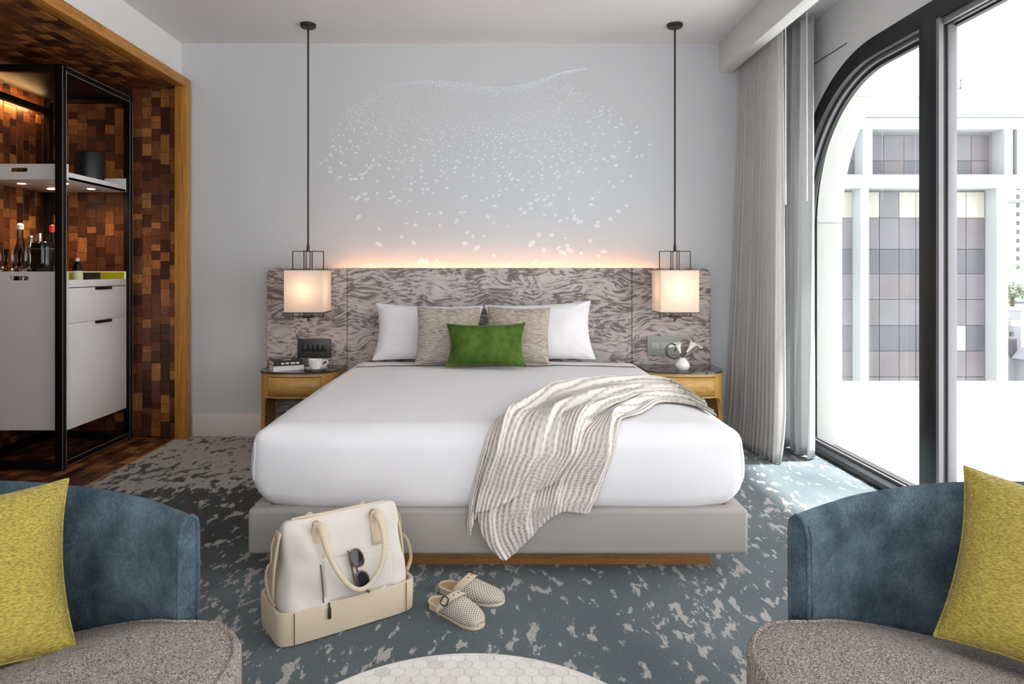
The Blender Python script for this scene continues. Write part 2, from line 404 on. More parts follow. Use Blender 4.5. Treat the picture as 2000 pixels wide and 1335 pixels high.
def muslin():
    m, nt, b = new_mat('crinkled_muslin'); uv = nd(nt, 'TexCoord', None, 2)
    ww = nd(nt, 'TexNoise', {'Vector': mapping(nt, uv, (14, 10, 1)), 'Scale': 1.0, 'Detail': 2.0}, 1)
    pw = nd(nt, 'VectorMath', {0: uv, 1: nd(nt, 'VectorMath', {0: ww, 1: (0.03, 0.03, 0)}, operation='MULTIPLY')}, operation='ADD')
    rib = nd(nt, 'TexWave', {'Vector': pw, 'Scale': 9.0, 'Distortion': 1.6, 'Detail': 2.0}, 1, wave_type='BANDS', bands_direction='X')
    crs = nd(nt, 'TexWave', {'Vector': pw, 'Scale': 11.0, 'Distortion': 2.0, 'Detail': 2.0}, 1, wave_type='BANDS', bands_direction='Y')
    h = math_(nt, 'ADD', math_(nt, 'MULTIPLY', rib, 0.82), math_(nt, 'MULTIPLY', crs, 0.18))
    nt.links.new(ramp(nt, h, [(0.08, rgb(190, 179, 170)), (0.42, rgb(232, 225, 217))]), b.inputs['Base Color'])
    b.inputs['Roughness'].default_value = 0.95; b.inputs['Specular IOR Level'].default_value = 0.1
    bump(nt, b, h, 0.8, 0.008); return m
M['muslin'] = muslin()

def woven_leather():
    m, nt, b = new_mat('woven_cream_leather'); uv = nd(nt, 'TexCoord', None, 2)
    v = nd(nt, 'TexVoronoi', {'Vector': mapping(nt, uv, (15, 15, 1), (0, 0, R(45))), 'Scale': 1.0, 'Randomness': 0.0}, 0, voronoi_dimensions='2D')
    hole = nd(nt, 'MapRange', {0: v, 1: 0.22, 2: 0.34, 3: 0.0, 4: 1.0})
    nt.links.new(mixc(nt, hole, rgb(96, 80, 66), rgb(222, 211, 196)), b.inputs['Base Color'])
    b.inputs['Roughness'].default_value = 0.6; bump(nt, b, hole, 0.7, 0.004); return m
M['woven'] = woven_leather()
def hex_mat():
    m, nt, b = new_mat('marble_hexagon'); g = nd(nt, 'NewGeometry', None, None)
    f = math_(nt, 'FRACT', math_(nt, 'ADD', nd(nt, 'ObjectInfo', None, 5), g.outputs['Random Per Island']))
    c = ramp(nt, f, [(0.0, rgb(224, 220, 214)), (0.7, rgb(221, 216, 209)), (0.9, rgb(214, 207, 200)), (1.0, rgb(204, 195, 189))])
    n = nd(nt, 'TexNoise', {'Vector': g.outputs['Position'], 'Scale': 40.0, 'Detail': 4.0, 'Distortion': 1.0})
    nt.links.new(mixc(nt, 1.0, c, ramp(nt, n, [(0.3, (0.95, 0.95, 0.95, 1)), (0.7, (1.03, 1.03, 1.03, 1))]), 'MULTIPLY'), b.inputs['Base Color'])
    b.inputs['Roughness'].default_value = 0.3; return m
M['hex'] = hex_mat()
def mural_wall():
    """painted back wall: cool grey with a pale blue-white cloud printed behind the dots"""
    m, nt, b = new_mat('mural_wallpaper'); p = pos(nt)
    d = nd(nt, 'VectorMath', {0: mapping(nt, p, (0.62, 0, 0.95), (0, 0, 0), (-0.22, 0, -1.45))}, 1, operation='LENGTH')
    n = nd(nt, 'TexNoise', {'Vector': p, 'Scale': 1.1, 'Detail': 3.0})
    f = nd(nt, 'MapRange', {0: math_(nt, 'ADD', d, math_(nt, 'MULTIPLY', math_(nt, 'SUBTRACT', n, 0.5), 0.3)), 1: 0.15, 2: 1.05, 3: 1.0, 4: 0.0}, interpolation_type='SMOOTHSTEP')
    nt.links.new(mixc(nt, f, rgb(196, 198, 201), rgb(196, 203, 209)), b.inputs['Base Color'])
    b.inputs['Roughness'].default_value = 0.9; b.inputs['Specular IOR Level'].default_value = 0.2; return m
M['mural_wall'] = mural_wall()
M['mural_dot'] = plain('mural_white_ink', rgb(222, 227, 232), 0.9, var=0.02, spec=0.2)

# ================================================================== THE SETTING
XL, XR, YB, YN, ZC = -2.286, 2.16, 5.10, -2.6, 2.894       # left wall, window wall, back wall, near end, ceiling
XS = 1.68                                                   # pelmet face
AX, AZ, AY = -3.30, 2.552, 5.08                             # alcove: back, ceiling, end wall
AY0 = 2.3                                                   # near end of the alcove

structure(MB().box((XL, YN, -0.12), (2.28, YB, 0.0)).build('floor', M['carpet'], smooth=False))
structure(MB().box((AX - 0.1, YN, ZC), (2.5, YB + 0.15, ZC + 0.12)).build('ceiling', M['ceiling'], smooth=False))
wall_back = structure(MB().box((AX - 0.1, YB, 0), (2.46, YB + 0.15, ZC)).build('wall_back', M['mural_wall'], smooth=False))
# left wall: over the alcove and the pier in front of it
wl = MB().box((XL - 0.12, AY0, AZ + 0.02), (XL, YB, ZC)).box((XL - 0.12, YN, 0), (XL, AY0, ZC)).build('wall_left', M['white_paint'], smooth=False)
structure(wl)
structure(box('baseboard_back', (-2.20, YB - 0.016, 0.0), (2.05, YB, 0.165), M['trimwhite'], bevel=0.003))

# --- mural of white dots printed on the back wall (whale-tail spray of dots, fanning downwards)
def mural():
    mb = MB(); rnd = random.Random(3)
    top = catmull([(-1.20, 2.20), (-1.073, 2.395), (-0.842, 2.542), (-0.70, 2.60), (-0.52, 2.618), (-0.355, 2.616), (-0.174, 2.60), (0.011, 2.569), (0.151, 2.58), (0.317, 2.61), (0.525, 2.682), (0.695, 2.708)], 400)
    xs = [p[0] for p in top]
    def at_x(x):
        i = min(range(401), key=lambda k: abs(xs[k] - x)); return top[i]
    def dot(x, z, r, ax=1.0, a=0.0):
        k = 8; y = YB - 0.0008 - rnd.random() * 0.0012
        mb.add([(x + r * ax * math.cos(q) * math.cos(a) - r * math.sin(q) * math.sin(a), y, z + r * ax * math.cos(q) * math.sin(a) + r * math.sin(q) * math.cos(a)) for q in [2 * math.pi * i / k for i in range(k)]], [tuple(range(k))])
    N = 92
    for c in range(N):                                      # strings of dots that fall and fan out from the upper edge
        t = c / (N - 1); x0 = -1.10 + 1.55 * t ** 0.72; x0, z0 = at_x(x0)
        xe = -1.33 + 2.66 * t
        side = min(1.0, min(t, 1 - t) / 0.22)                # outer strings are sparse
        L = 0.75 + 0.75 * side; s = 0.0; ph = rnd.random()
        while s < L:
            q = s / 1.45
            x = x0 + (xe - x0) * (1 - (1 - min(1, q * 1.2)) ** 1.7) + rnd.uniform(-1, 1) * (0.003 + 0.028 * q)
            z = z0 - s * (0.96 - 0.35 * (1 - side)) + rnd.uniform(-1, 1) * (0.002 + 0.02 * q)
            r = (0.0028 + 0.009 * q + 0.010 * q ** 2.5 + 0.002 * (1 - side)) * rnd.uniform(0.55, 1.1)
            keep = (1.0 if q < 0.10 else max(0.10, 0.86 - 1.1 * q)) * (0.45 + 0.55 * side)
            if rnd.random() < keep and z > 1.25 and abs(x) < 1.36:
                dot(x, z, r, rnd.choice([1, 1.1, 1.5, 2.0]) if q > 0.25 else 1.0, rnd.uniform(-0.4, 0.9))
            s += (0.0135 + 0.004 * (c % 3)) * (1 + 3.0 * q)
    for k in range(1500):                                    # stroke that runs out to the tip of the right fluke
        t = max(rnd.random(), rnd.random() ** 1.6); x, z = at_x(-0.80 + 1.50 * t)
        dot(x + rnd.uniform(-1, 1) * 0.006, z + 0.002 - abs(rnd.gauss(0, 0.04)) * max(0.06, 1 - abs(t - 0.45) * 1.7), 0.0026)
    for k in range(120):                                     # faint mist above the dip
        dot(rnd.gauss(0.05, 0.22), 2.60 + abs(rnd.gauss(0.04, 0.09)), 0.002)
    return mb
mural().build('mural_dots', M['mural_dot'], wall_back, smooth=False, label='white dots fanning down like a diving tail', kind='stuff')

# --- pelmet that hides the curtain track
structure(box('trim_1', (XS, YN, 2.674), (XS + 0.085, YB, ZC), M['white_paint'], bevel=0.002))

# --- window wall with its rounded opening; the opening turns in a quarter circle at the back
YC, ZCC, RO = 3.90, 1.47, 1.07
def ztop(y, r=RO, zc=ZCC):
    return zc + r if y <= YC else zc + math.sqrt(max(0.0, r * r - (y - YC) ** 2))
def wall_opening(x0, x1, r, zc, y_end, name, mat, ztop_wall=ZC):
    """wall slab with the opening cut out, faces on both sides and the reveal"""
    ys = [YN, YC] + [YC + r * math.sin(R(90) * k / 28) for k in range(1, 29)]
    mb = MB()
    for a, b in zip(ys[:-1], ys[1:]):
        za = zc + r if a <= YC else zc + math.sqrt(max(0, r * r - (a - YC) ** 2)); zb = zc + math.sqrt(max(0, r * r - (b - YC) ** 2)) if b > YC else zc + r
        for x in (x0, x1): mb.add([(x, a, za), (x, b, zb), (x, b, ztop_wall), (x, a, ztop_wall)], [(0, 1, 2, 3)])
        mb.add([(x0, a, za), (x1, a, za), (x1, b, zb), (x0, b, zb)], [(0, 1, 2, 3)])
    yj = YC + r
    for x in (x0, x1): mb.add([(x, yj, 0), (x, y_end, 0), (x, y_end, ztop_wall), (x, yj, ztop_wall)], [(0, 1, 2, 3)])
    mb.add([(x0, yj, 0), (x1, yj, 0), (x1, yj, zc), (x0, yj, zc)], [(0, 1, 2, 3)])
    return structure(mb.build(name, mat, smooth=True, angle=30))
wall_right = wall_opening(XR, 2.275, RO, ZCC, YB, 'wall_right', M['white_paint'])
wall_out = wall_opening(2.285, 2.46, 0.95, 1.53, YB + 0.15, 'wall_exterior', M['concrete'], 3.4)
# panel joint on the window wall and on the stone reveal
MB().bar((XR - 0.0015, 4.20, 2.60), (XR - 0.0015, 5.0, 2.60), 0.003, 0.006).build('joint', M['plate_dark'], wall_right, smooth=False)
for zz in (1.55, 2.33):
    yy = 4.85 if zz < 1.6 else YC + math.sqrt(0.95 ** 2 - (zz - 1.53) ** 2)
    MB().box((2.29, yy - 0.003, zz), (2.459, yy + 0.002, zz + 0.005)).build('joint', M['plate_grey'], wall_out, smooth=False)

# --- window: outer frame, sill track, post, glass
win = thing('window_1', None, None, (2.22, 3.9, 0), kind='structure')
def frame_ring(r0, r1, x0, x1, name, mat):
    """frame member that follows the opening from the sill round the corner and along the head"""
    path = []
    for k in range(3): path.append((0.0, 1.0, ZCC * k / 2 if k < 2 else ZCC - 0.001))
    prof = []
    for k in range(3): prof.append(((YC + r0, ZCC * k / 3), (YC + r1, ZCC * k / 3)))
    for k in range(33):
        a = R(90) * k / 32; prof.append(((YC + r0 * math.cos(a), ZCC + r0 * math.sin(a)), (YC + r1 * math.cos(a), ZCC + r1 * math.sin(a))))
    prof.append(((YN, ZCC + r0), (YN, ZCC + r1)))
    mb = MB(); n = len(prof); vs_ = []
    for (a, b) in prof: vs_ += [(x0, *a), (x1, *a), (x1, *b), (x0, *b)]
    fs = []
    for i in range(n - 1):
        for k in range(4): fs.append((i * 4 + k, i * 4 + (k + 1) % 4, i * 4 + 4 + (k + 1) % 4, i * 4 + 4 + k))
    mb.add(vs_, fs); return mb.build(name, mat, win, angle=30)
frame_ring(1.07, 0.965, XR - 0.004, 2.275, 'outer_frame', M['win_frame'])
frame_ring(0.968, 0.945, 2.20, 2.262, 'glazing_bead', M['win_grey'])
frame_ring(0.966, 0.925, 2.225, 2.25, 'inner_seal', M['win_frame'])
box('sill', (XR - 0.004, YN, 0.0), (2.285, 4.86, 0.045), M['win_frame'], win, bevel=0.003)
box('sill_track', (2.222, YN, 0.045), (2.262, 4.85, 0.062), M['win_grey'], win, bevel=0.002)
box('sill_rail', (2.237, YN, 0.062), (2.246, 4.85, 0.071), M['plate_dark'], win)
ZH = ZCC + 0.965
po = box('post', (XR - 0.006, 3.345, 0.0), (2.23, 3.485, ZH + 0.02), M['win_frame'], win, bevel=0.003)
box('post_seal', (XR - 0.008, 3.325, 0.05), (XR + 0.014, 3.346, ZH), M['win_grey'], po)
box('post_groove', (XR + 0.014, 3.330, 0.05), (XR + 0.032, 3.346, ZH), M['plate_key'], po)
box('door_stile', (XR + 0.032, 3.318, 0.045), (2.236, 3.346, ZH), M['win_grey'], win, bevel=0.003)
box('head_track', (XR + 0.01, YN, ZH - 0.03), (2.25, 3.34, ZH + 0.005), M['win_grey'], win)
box('head_groove', (XR + 0.03, YN, ZH - 0.036), (XR + 0.045, 3.34, ZH - 0.029), M['plate_key'], win)
pts = [(3.485, 0.06), (YC + 0.93, 0.06)] + [(YC + 0.93 * math.cos(R(90) * k / 28), ZCC + 0.93 * math.sin(R(90) * k / 28)) for k in range(29)] + [(3.485, ZCC + 0.93)]
gl = MB().add([(2.241, y, z) for y, z in pts], [tuple(range(len(pts)))]).build('pane', M['pane'], win, smooth=False)

# ------------------------------------------------------------------ alcove clad in walnut blocks
al_end = structure(box('wall_alcove_end', (AX - 0.1, AY, -0.12), (XL, AY + 0.018, AZ + 0.05), M['dark_void'], smooth=False))
al_back = structure(box('wall_alcove_back', (AX - 0.1, AY0, 0), (AX - 0.012, AY, AZ + 0.05), M['dark_void'], smooth=False))
al_ceil = structure(box('ceiling_alcove', (AX, AY0, AZ + 0.012), (XL - 0.02, AY, AZ + 0.08), M['dark_void'], smooth=False))
al_floor = structure(box('floor_alcove', (AX - 0.1, AY0, -0.12), (XL - 0.0, AY, -0.010), M['dark_void'], smooth=False))
structure(box('wall_alcove_near', (AX - 0.1, AY0 - 0.1, 0), (XL - 0.12, AY0, AZ + 0.05), M['white_paint'], smooth=False))

def lay_blocks(parent, u0, u1, v0, v1, put, score, w=0.0665, seed=1, limit=300):
    """blocks of one width and mixed lengths in columns; put(u,v,du,dv,d) gives the box; the largest in view are objects, the rest one mesh"""
    rnd = random.Random(seed); cells = []
    n = int(round((u1 - u0) / w)); w = (u1 - u0) / n
    for i in range(n):
        v = v0 - rnd.uniform(0, 0.06)
        while v < v1:
            h = rnd.choice([0.048, 0.066, 0.066, 0.066, 0.09, 0.132])
            a, b = max(v, v0), min(v + h, v1)
            if b - a > 0.012: cells.append((u0 + i * w, a, w, b - a, rnd.uniform(0.0, 0.006)))
            v += h
    cells.sort(key=lambda c: -score(c[0] + c[2] / 2, c[1] + c[3] / 2))
    cache = {}; rest = MB()
    for k, (u, v, du, dv, d) in enumerate(cells):
        lo, hi = put(u + 0.0008, v + 0.0008, du - 0.0016, dv - 0.0016, d)
        if k < limit and score(u + du / 2, v + dv / 2) > 0:
            lo = Vector(lo); hi = Vector(hi); dm = hi - lo; key = tuple(round(x, 4) for x in dm)
            if key not in cache:
                me = MB().box((0, 0, 0), dm, 0.0012, 1).mesh('block', smooth=False); me.materials.append(M['tile']); cache[key] = me
            o = bpy.data.objects.new('wood_block', cache[key]); C.objects.link(o); o.location = lo; o.parent = parent
        else: rest.box(lo, hi)
    if rest.v: rest.build('wood_blocks', M['tile'], parent, smooth=False, kind='stuff')
def px(x, y, z): return 960 + 1350 * x / y, 528 - 1350 * (z - 1.22) / y
def sc_end(u, v):
    a, b = px(u, AY, v)
    if 134 < a < 243 and 545 < b < 800: return 0
    if a < 108 and (b > 530 or a < 96): return 0
    return 2 if a > 243 else 1
lay_blocks(al_end, AX, XL - 0.004, 0.0, AZ, lambda u, v, du, dv, d: ((u, AY - 0.014 - d, v), (u + du, AY, v + dv)), sc_end, seed=4)
def sc_back(u, v):
    a, b = px(AX, u, v)
    if a < -60 or (b > 535) : return 0
    return 1 + u / 10
lay_blocks(al_back, AY0, AY - 0.02, 0.0, AZ, lambda u, v, du, dv, d: ((AX - 0.012, u, v), (AX + 0.002 + d, u + du, v + dv)), sc_back, seed=5)
def sc_ceil(u, v):
    a, b = px(u, v, AZ)
    if a < -20 or b < -20: return 0
    return 5 - abs(v - 4)
lay_blocks(al_ceil, AX + 0.01, XL - 0.02, AY0, AY - 0.02, lambda u, v, du, dv, d: ((u, v, AZ - 0.002 - d * 0.5), (u + du, v + dv, AZ + 0.012)), sc_ceil, seed=6)
def sc_floor(u, v):
    a, b = px(u, v, 0)
    if v < 3.8: return 0
    return 1 + (u + 3.3)
lay_blocks(al_floor, AX, XL - 0.012, AY0, AY - 0.02, lambda u, v, du, dv, d: ((u, v, -0.010), (u + du, v + dv, -0.001 + d * 0.12)), sc_floor, seed=8, limit=220)
structure(box('trim_4', (XL - 0.012, AY0, -0.01), (XL + 0.001, AY - 0.08, 0.003), M['oak_head']))

# --- oak surround of the alcove
fr = thing('trim_2', None, None, (XL, 5.03, 0), kind='structure')
XF = -2.207
box('upright', (XL - 0.004, 4.992, 0.0), (XF, 5.072, 2.613), M['oak_frame'], fr, bevel=0.002)
box('head', (XL - 0.004, AY0 - 0.08, 2.548), (XF, 4.992, 2.613), M['oak_head'], fr, bevel=0.002)
box('upright', (XL - 0.004, AY0 - 0.08, 0.0), (XF, AY0, 2.548), M['oak_frame'], fr, bevel=0.002)

# ================================================================== OUTSIDE
terrace = MB().box((2.46, -6, -0.3), (16, 7.55, -0.02)).build('terrace', M['roof_membrane'], smooth=False)
base_props(terrace, kind='structure')
structure(box('terrace_kerb', (2.46, 7.45, -0.02), (16, 7.60, 0.005), M['concrete'], bevel=0.01))
structure(MB().box((-60, 9, -16), (160, 240, -15)).build('ground', M['plate_grey'], smooth=False))

M['bld_white'] = plain('white_facade', rgb(176, 180, 183), 0.85, var=0.02, vscale=0.4, spec=0.2)
M['bld_mull'] = plain('grey_mullion', rgb(140, 139, 142), 0.6)
for nm, c in (('win_dark', (92, 93, 99)), ('win_mid', (112, 111, 116)), ('win_warm', (110, 105, 108)), ('win_blind', (172, 169, 160))):
    M[nm] = plain('facade_' + nm, rgb(*c), 0.25, var=0.12, vscale=0.6)
S = 32 / 1350.0
def bx(p): return (p - 960) * S
def bz(p): return 1.22 - (p - 528) * S
bld = thing('office_building', 'white office block with bands of grey windows across the terrace', 'building', (19.5, 33, -15))
def fac(name, p0, p1, q0, q1, y0, y1, mat, parent=bld, **k):
    return box(name, (bx(p0), y0, bz(q1)), (bx(p1), y1, bz(q0)), mat, parent, smooth=False, **k)
zb = 528 + 16.2 / S
fac('core', 1560, 1958, 215, zb, 32.45, 44, M['bld_mull'])
fac('parapet', 1540, 2040, 198, 232, 31.5, 44, M['bld_white'])
fac('upper_band', 1540, 2030, 232.5, 255, 31.7, 44, M['bld_white'])
fac('lower_band', 1540, 1985, 343, 369, 31.6, 44, M['bld_white'])
fac('side_wing', 1958, 1984, 250, 345, 33.5, 44, M['bld_white'])
for a, b, c, d in ((1678, 1696, 255, 347), (1951, 1967, 255, 347), (1976, 1988, 255, 347), (1673, 1689, 369, zb), (1936, 1958, 369, zb), (1560, 1575, 369, zb)):
    fac('column', a, b, c, d, 31.65, 33.6, M['bld_white'])
rnd = random.Random(11)
cols_u = [1580, 1612, 1645, 1678, 1697, 1735, 1775, 1812, 1850, 1908, 1944]
for a, b in zip(cols_u[:-1], cols_u[1:]):
    if (a, b) == (1678, 1697): continue
    for (c, d) in ((262, 311), (312.5, 342)):
        fac('window_pane', a + .5, b - .5, c, d, 32.38, 32.46, M['win_mid' if c < 300 else 'win_dark'] if rnd.random() < .7 else M['win_warm'])
cols_l = [1580, 1626, 1673, 1691, 1726, 1765, 1798, 1832, 1866, 1897, 1934]
rows = [373, 424.5, 486, 534.5, 585, 636.5, 687, 738, 788, 838, 888, 940, 990]
for a, b in zip(cols_l[:-1], cols_l[1:]):
    if (a, b) == (1673, 1691): continue
    for i, (c, d) in enumerate(zip(rows[:-1], rows[1:])):
        mt = 'win_blind' if i == 0 and a != 1726 else ('win_dark' if i in (2, 5, 8) else ('win_mid' if rnd.random() < .5 else 'win_warm'))
        if i == 5 and a == 1866: mt = 'win_blind'
        fac('window_pane', a + .6, b - .6, c + .6, d - .6, 32.36, 32.46, M[mt])
# plant room and lift gantry on the roof
prm = fac('plant_room', 1911, 1975, 141, 199, 33, 40, M['bld_white'])
gan = MB()
for p, q, p2, q2 in ((1864, 160, 1911, 142), (1864, 162, 1911, 158), (1864, 168, 1911, 160), (1911, 142, 1911, 160), (1870, 165, 1870, 198), (1888, 162, 1888, 198), (1864, 160, 1864, 198)):
    gan.bar((bx(p), 33.2, bz(q)), (bx(p2), 33.2, bz(q2)), 0.06); gan.bar((bx(p), 35.2, bz(q)), (bx(p2), 35.2, bz(q2)), 0.06)
gan.build('roof_gantry', M['bld_mull'], bld, smooth=False)
fac('rooftop_unit', 1870, 1908, 172, 198, 36, 38, M['win_mid'])
fac('rooftop_unit', 1700, 1755, 193.5, 198, 35, 39, M['bld_white'])

# pale hotel far behind
S2 = 90 / 1350.0
def hx(p): return (p - 960) * S2
def hz(p): return 1.22 - (p - 528) * S2
hot = thing('tower_block', 'pale tower block with small dark windows beyond the office', 'building', (72, 94, -15))
box('wall', (hx(1945), 90, -15), (hx(2080), 102, hz(275)), M['bld_white'], hot, smooth=False)
for r_ in range(14):
    for c_ in (1962, 1988, 2014, 2040):
        y = 322 - 28 + r_ * 17.2
        fb = box('window_pane', (hx(c_ - 3), 89.94, hz(y + 8)), (hx(c_ + 3), 90.02, hz(y)), M['win_dark'], hot, smooth=False)
box('cornice', (hx(1945), 89.6, hz(396)), (hx(2080), 90.1, hz(391)), M['bld_mull'], hot, smooth=False)

# grey house and the lower roofs at street level
S3 = 46 / 1350.0
def gx(p): return (p - 960) * S3
def gz(p): return 1.22 - (p - 528) * S3
M['house_grey'] = plain('grey_render', rgb(150, 152, 158), 0.85, var=0.05, vscale=0.5)
M['house_roof'] = plain('slate_roof', rgb(96, 98, 108), 0.8, var=0.08, vscale=1)
M['leaf_far'] = plain('grey_green_leaf', rgb(112, 124, 100), 0.7, var=0.25, vscale=0.8)
M['bark'] = plain('bark', rgb(96, 84, 72), 0.9, var=0.2)
hs = thing('grey_house', 'low grey house with a dark hipped roof below the palm', 'building', (gx(1990), 48, -15))
box('wall', (gx(1930), 46, -15), (gx(1994), 54, gz(604)), M['house_grey'], hs, smooth=False)
box('parapet', (gx(1928), 45.9, gz(606)), (gx(1996), 54.1, gz(600)), M['bld_white'], hs, smooth=False)
box('awning', (gx(1957), 45.2, gz(635)), (gx(1980), 46, gz(624)), M['win_blind'], hs, smooth=False)
for a, b, c, d in ((1958, 1966, 638, 655), (1972, 1978, 648, 656), (1958, 1984, 662, 694)):
    box('window_pane', (gx(a), 45.9, gz(d)), (gx(b), 46.02, gz(c)), M['win_dark'], hs, smooth=False)
box('garage', (gx(1982), 43, -15), (gx(2060), 47, gz(700)), M['house_grey'], hs, smooth=False)
MB().add([(gx(1972), 42.6, gz(698)), (gx(2065), 42.6, gz(698)), (gx(2065), 47.4, gz(698)), (gx(1972), 47.4, gz(698)), (gx(2003), 44.6, gz(664)), (gx(2035), 44.6, gz(664))],
         [(0, 1, 5, 4), (1, 2, 5), (2, 3, 4, 5), (3, 0, 4), (3, 2, 1, 0)]).build('roof', M['house_roof'], hs, smooth=False)
lw = thing('low_building', 'long white low-rise roof behind the grey house', 'building', (60, 70, -15))
S4 = 66 / 1350.0
box('wall', ((1940 - 960) * S4, 66, -15), ((2080 - 960) * S4, 76, 1.22 - 60 * S4), M['bld_white'], lw, smooth=False)
box('roof_edge', ((1940 - 960) * S4, 65.7, 1.22 - 64 * S4), ((2080 - 960) * S4, 66, 1.22 - 60 * S4), M['house_roof'], lw, smooth=False)
def far_tree(name, label, c, rx, rz_, base, n, seed, size):
    t = thing(name, label, 'tree', (c[0], c[1], base))
    rnd = random.Random(seed); mb = MB()
    for k in range(n):
        d = Vector((rnd.gauss(0, 1), rnd.gauss(0, 1), rnd.gauss(0, 1))).normalized() * rnd.uniform(0.35, 1.0)
        p = Vector(c) + Vector((d.x * rx, d.y * rx, d.z * rz_)); a = Vector((rnd.gauss(0, 1), rnd.gauss(0, 1), rnd.gauss(0, .6))).normalized() * size; b = Vector((rnd.gauss(0, 1), rnd.gauss(0, 1), rnd.gauss(0, .6))).normalized() * size * 0.4
        mb.add([p - a, p + b, p + a, p - b], [(0, 1, 2, 3)])
    mb.build('foliage', M['leaf_far'], t, smooth=False, kind='stuff')
    MB().tube([(c[0], c[1], base), (c[0] + .1, c[1], c[2] - rz_ * .3)], [0.3, 0.15], 8).build('trunk', M['bark'], t)
S5 = 58 / 1350.0
far_tree('leafy_tree', 'grey-green tree crown just above the low-rise roof', ((1975 - 960) * S5, 58, 1.22 - 42 * S5), 1.5, 0.85, -15, 700, 5, 0.16)
pt = thing('palm_tree', 'palm crown with drooping fronds near the right window edge', 'tree', ((2004 - 960) * S5, 57, -15))
ctr = Vector(((2004 - 960) * S5, 57, 1.22 + 12 * S5))
MB().tube([(ctr.x + .3, 57, -15), (ctr.x + .1, 57, -6), ctr], [0.28, 0.2, 0.16], 8).build('trunk', M['bark'], pt)
for k in range(16):
    a = 2 * math.pi * k / 16 + .2; d = Vector((math.cos(a), math.sin(a), 0)); mb = MB(); L = 2.0 + .3 * (k % 3)
    for j in range(14):
        t = j / 13; p = ctr + d * (L * t) + Vector((0, 0, .5 * math.sin(t * 2.2) - 1.3 * t * t)); sd = d.cross(Vector((0, 0, 1)))
        for sg in (-1, 1): mb.add([p, p + d * .08, p + sd * (sg * .34 * (1.1 - t)) + Vector((0, 0, -.22)) + d * .12], [(0, 1, 2)])
    mb.build('frond', M['leaf_far'], pt, smooth=False)

# ================================================================== BED
BX, BYF = 0.026, 2.755                                      # centre line and front face of the bed frame
bed = thing('bed', 'wide upholstered platform bed with pale grey leather rails', 'bed', (BX, 3.8, 0))
box('front_rail', (BX - 1.0, BYF, 0.085), (BX + 1.0, BYF + 0.075, 0.268), M['rail_leather'], bed, bevel=0.018, seg=3)
box('side_rail', (BX - 1.0, BYF + 0.07, 0.085), (BX - 0.925, 4.93, 0.268), M['rail_leather'], bed, bevel=0.016, seg=3)
box('side_rail', (BX + 0.925, BYF + 0.07, 0.085), (BX + 1.0, 4.93, 0.268), M['rail_leather'], bed, bevel=0.016, seg=3)
box('platform', (BX - 0.93, BYF + 0.07, 0.09), (BX + 0.93, 4.93, 0.20), M['dark_void'], bed)
for a, b in ((-0.885, 0.012), (0.013, 0.885)):
    box('plinth', (BX + a, BYF + 0.115, 0.0), (BX + b, BYF + 0.145, 0.087), M['oak_plinth'], bed, bevel=0.002)
for sx in (-1, 1): box('plinth', (BX + sx * 0.885 - 0.015 * sx - 0.015, BYF + 0.145, 0.0), (BX + sx * 0.885 - 0.015 * sx + 0.015, 4.90, 0.087), M['oak_plinth'], bed)
box('mattress', (BX - 0.93, BYF + 0.085, 0.20), (BX + 0.93, 4.90, 0.48), M['mattress'], bed, bevel=0.06, seg=3)

# --- duvet: rounded, puffed slab tucked into the frame
def duvet_mesh():
    b = bmesh.new(); bmesh.ops.create_cube(b, size=2)
    bmesh.ops.subdivide_edges(b, edges=list(b.edges), cuts=54, use_grid_fill=True)
    Y0, Y1, Z0, Z1, HX = 2.795, 4.80, 0.225, 0.588, 0.985
    h = Vector((HX, (Y1 - Y0) / 2, (Z1 - Z0) / 2)); c = Vector((BX, (Y0 + Y1) / 2, (Z0 + Z1) / 2)); r = 0.085
    for v in b.verts:
        q = [math.sin(max(-1, min(1, x)) * math.pi / 2) for x in v.co]
        z = q[2] * h.z; over = max(0, abs(z) - (h.z - r)); ins = r - math.sqrt(max(0, r * r - over * over))
        hx_, hy_ = h.x - ins, h.y - ins; r1 = 0.028
        p = Vector((q[0] * hx_, q[1] * hy_, 0)); inn = Vector((max(-(hx_ - r1), min(hx_ - r1, p.x)), max(-(hy_ - r1), min(hy_ - r1, p.y)), 0)); d = p - inn
        if d.length > r1: p = inn + d.normalized() * r1
        p.z = z
        xn, yn, zn = p.x / h.x, p.y / h.y, p.z / h.z
        side = max(0, abs(xn) - 0.86) / 0.14; front = max(0, -yn - 0.86) / 0.14
        zb_ = 1 - min(1, zn * zn)
        p.x += math.copysign(0.085 * side * zb_ * (1 - yn ** 8) * (1 if yn < 0 else 1 - yn * yn), xn)
        p.y -= 0.03 * front * zb_ * (1 - xn ** 8)
        if zn > 0:
            p.z += 0.028 * (1 - xn ** 2) * (1 - yn ** 2) * min(1, zn * 2) + 0.012 * nz((p.x, p.y, 0), 1.6, 3.1) * (1 - xn ** 4)
            p.z += 0.004 * nz((p.x, p.y, 0), 6, 1.1)
        p.y += 0.010 * front * nz((p.x, 0, p.z), 3.5, 8.2)
        # the fitted corners at the foot stand up a little and the lower corners draw in
        cr = max(0, abs(xn) - 0.8) / 0.2 * front
        if zn < -0.2: p.z += 0.06 * cr * (-zn - 0.2); p.x -= math.copysign(0.06 * cr * (-zn - 0.2), xn)
        if zn > 0.5: p.z += 0.022 * cr * cr
        v.co = p + c
    return b
b_ = duvet_mesh(); bvh = BVHTree.FromBMesh(b_)
dv = MB().bm(b_).build('duvet', M['linen_white'], label='smooth white duvet spread over the bed', cat='duvet', angle=80)
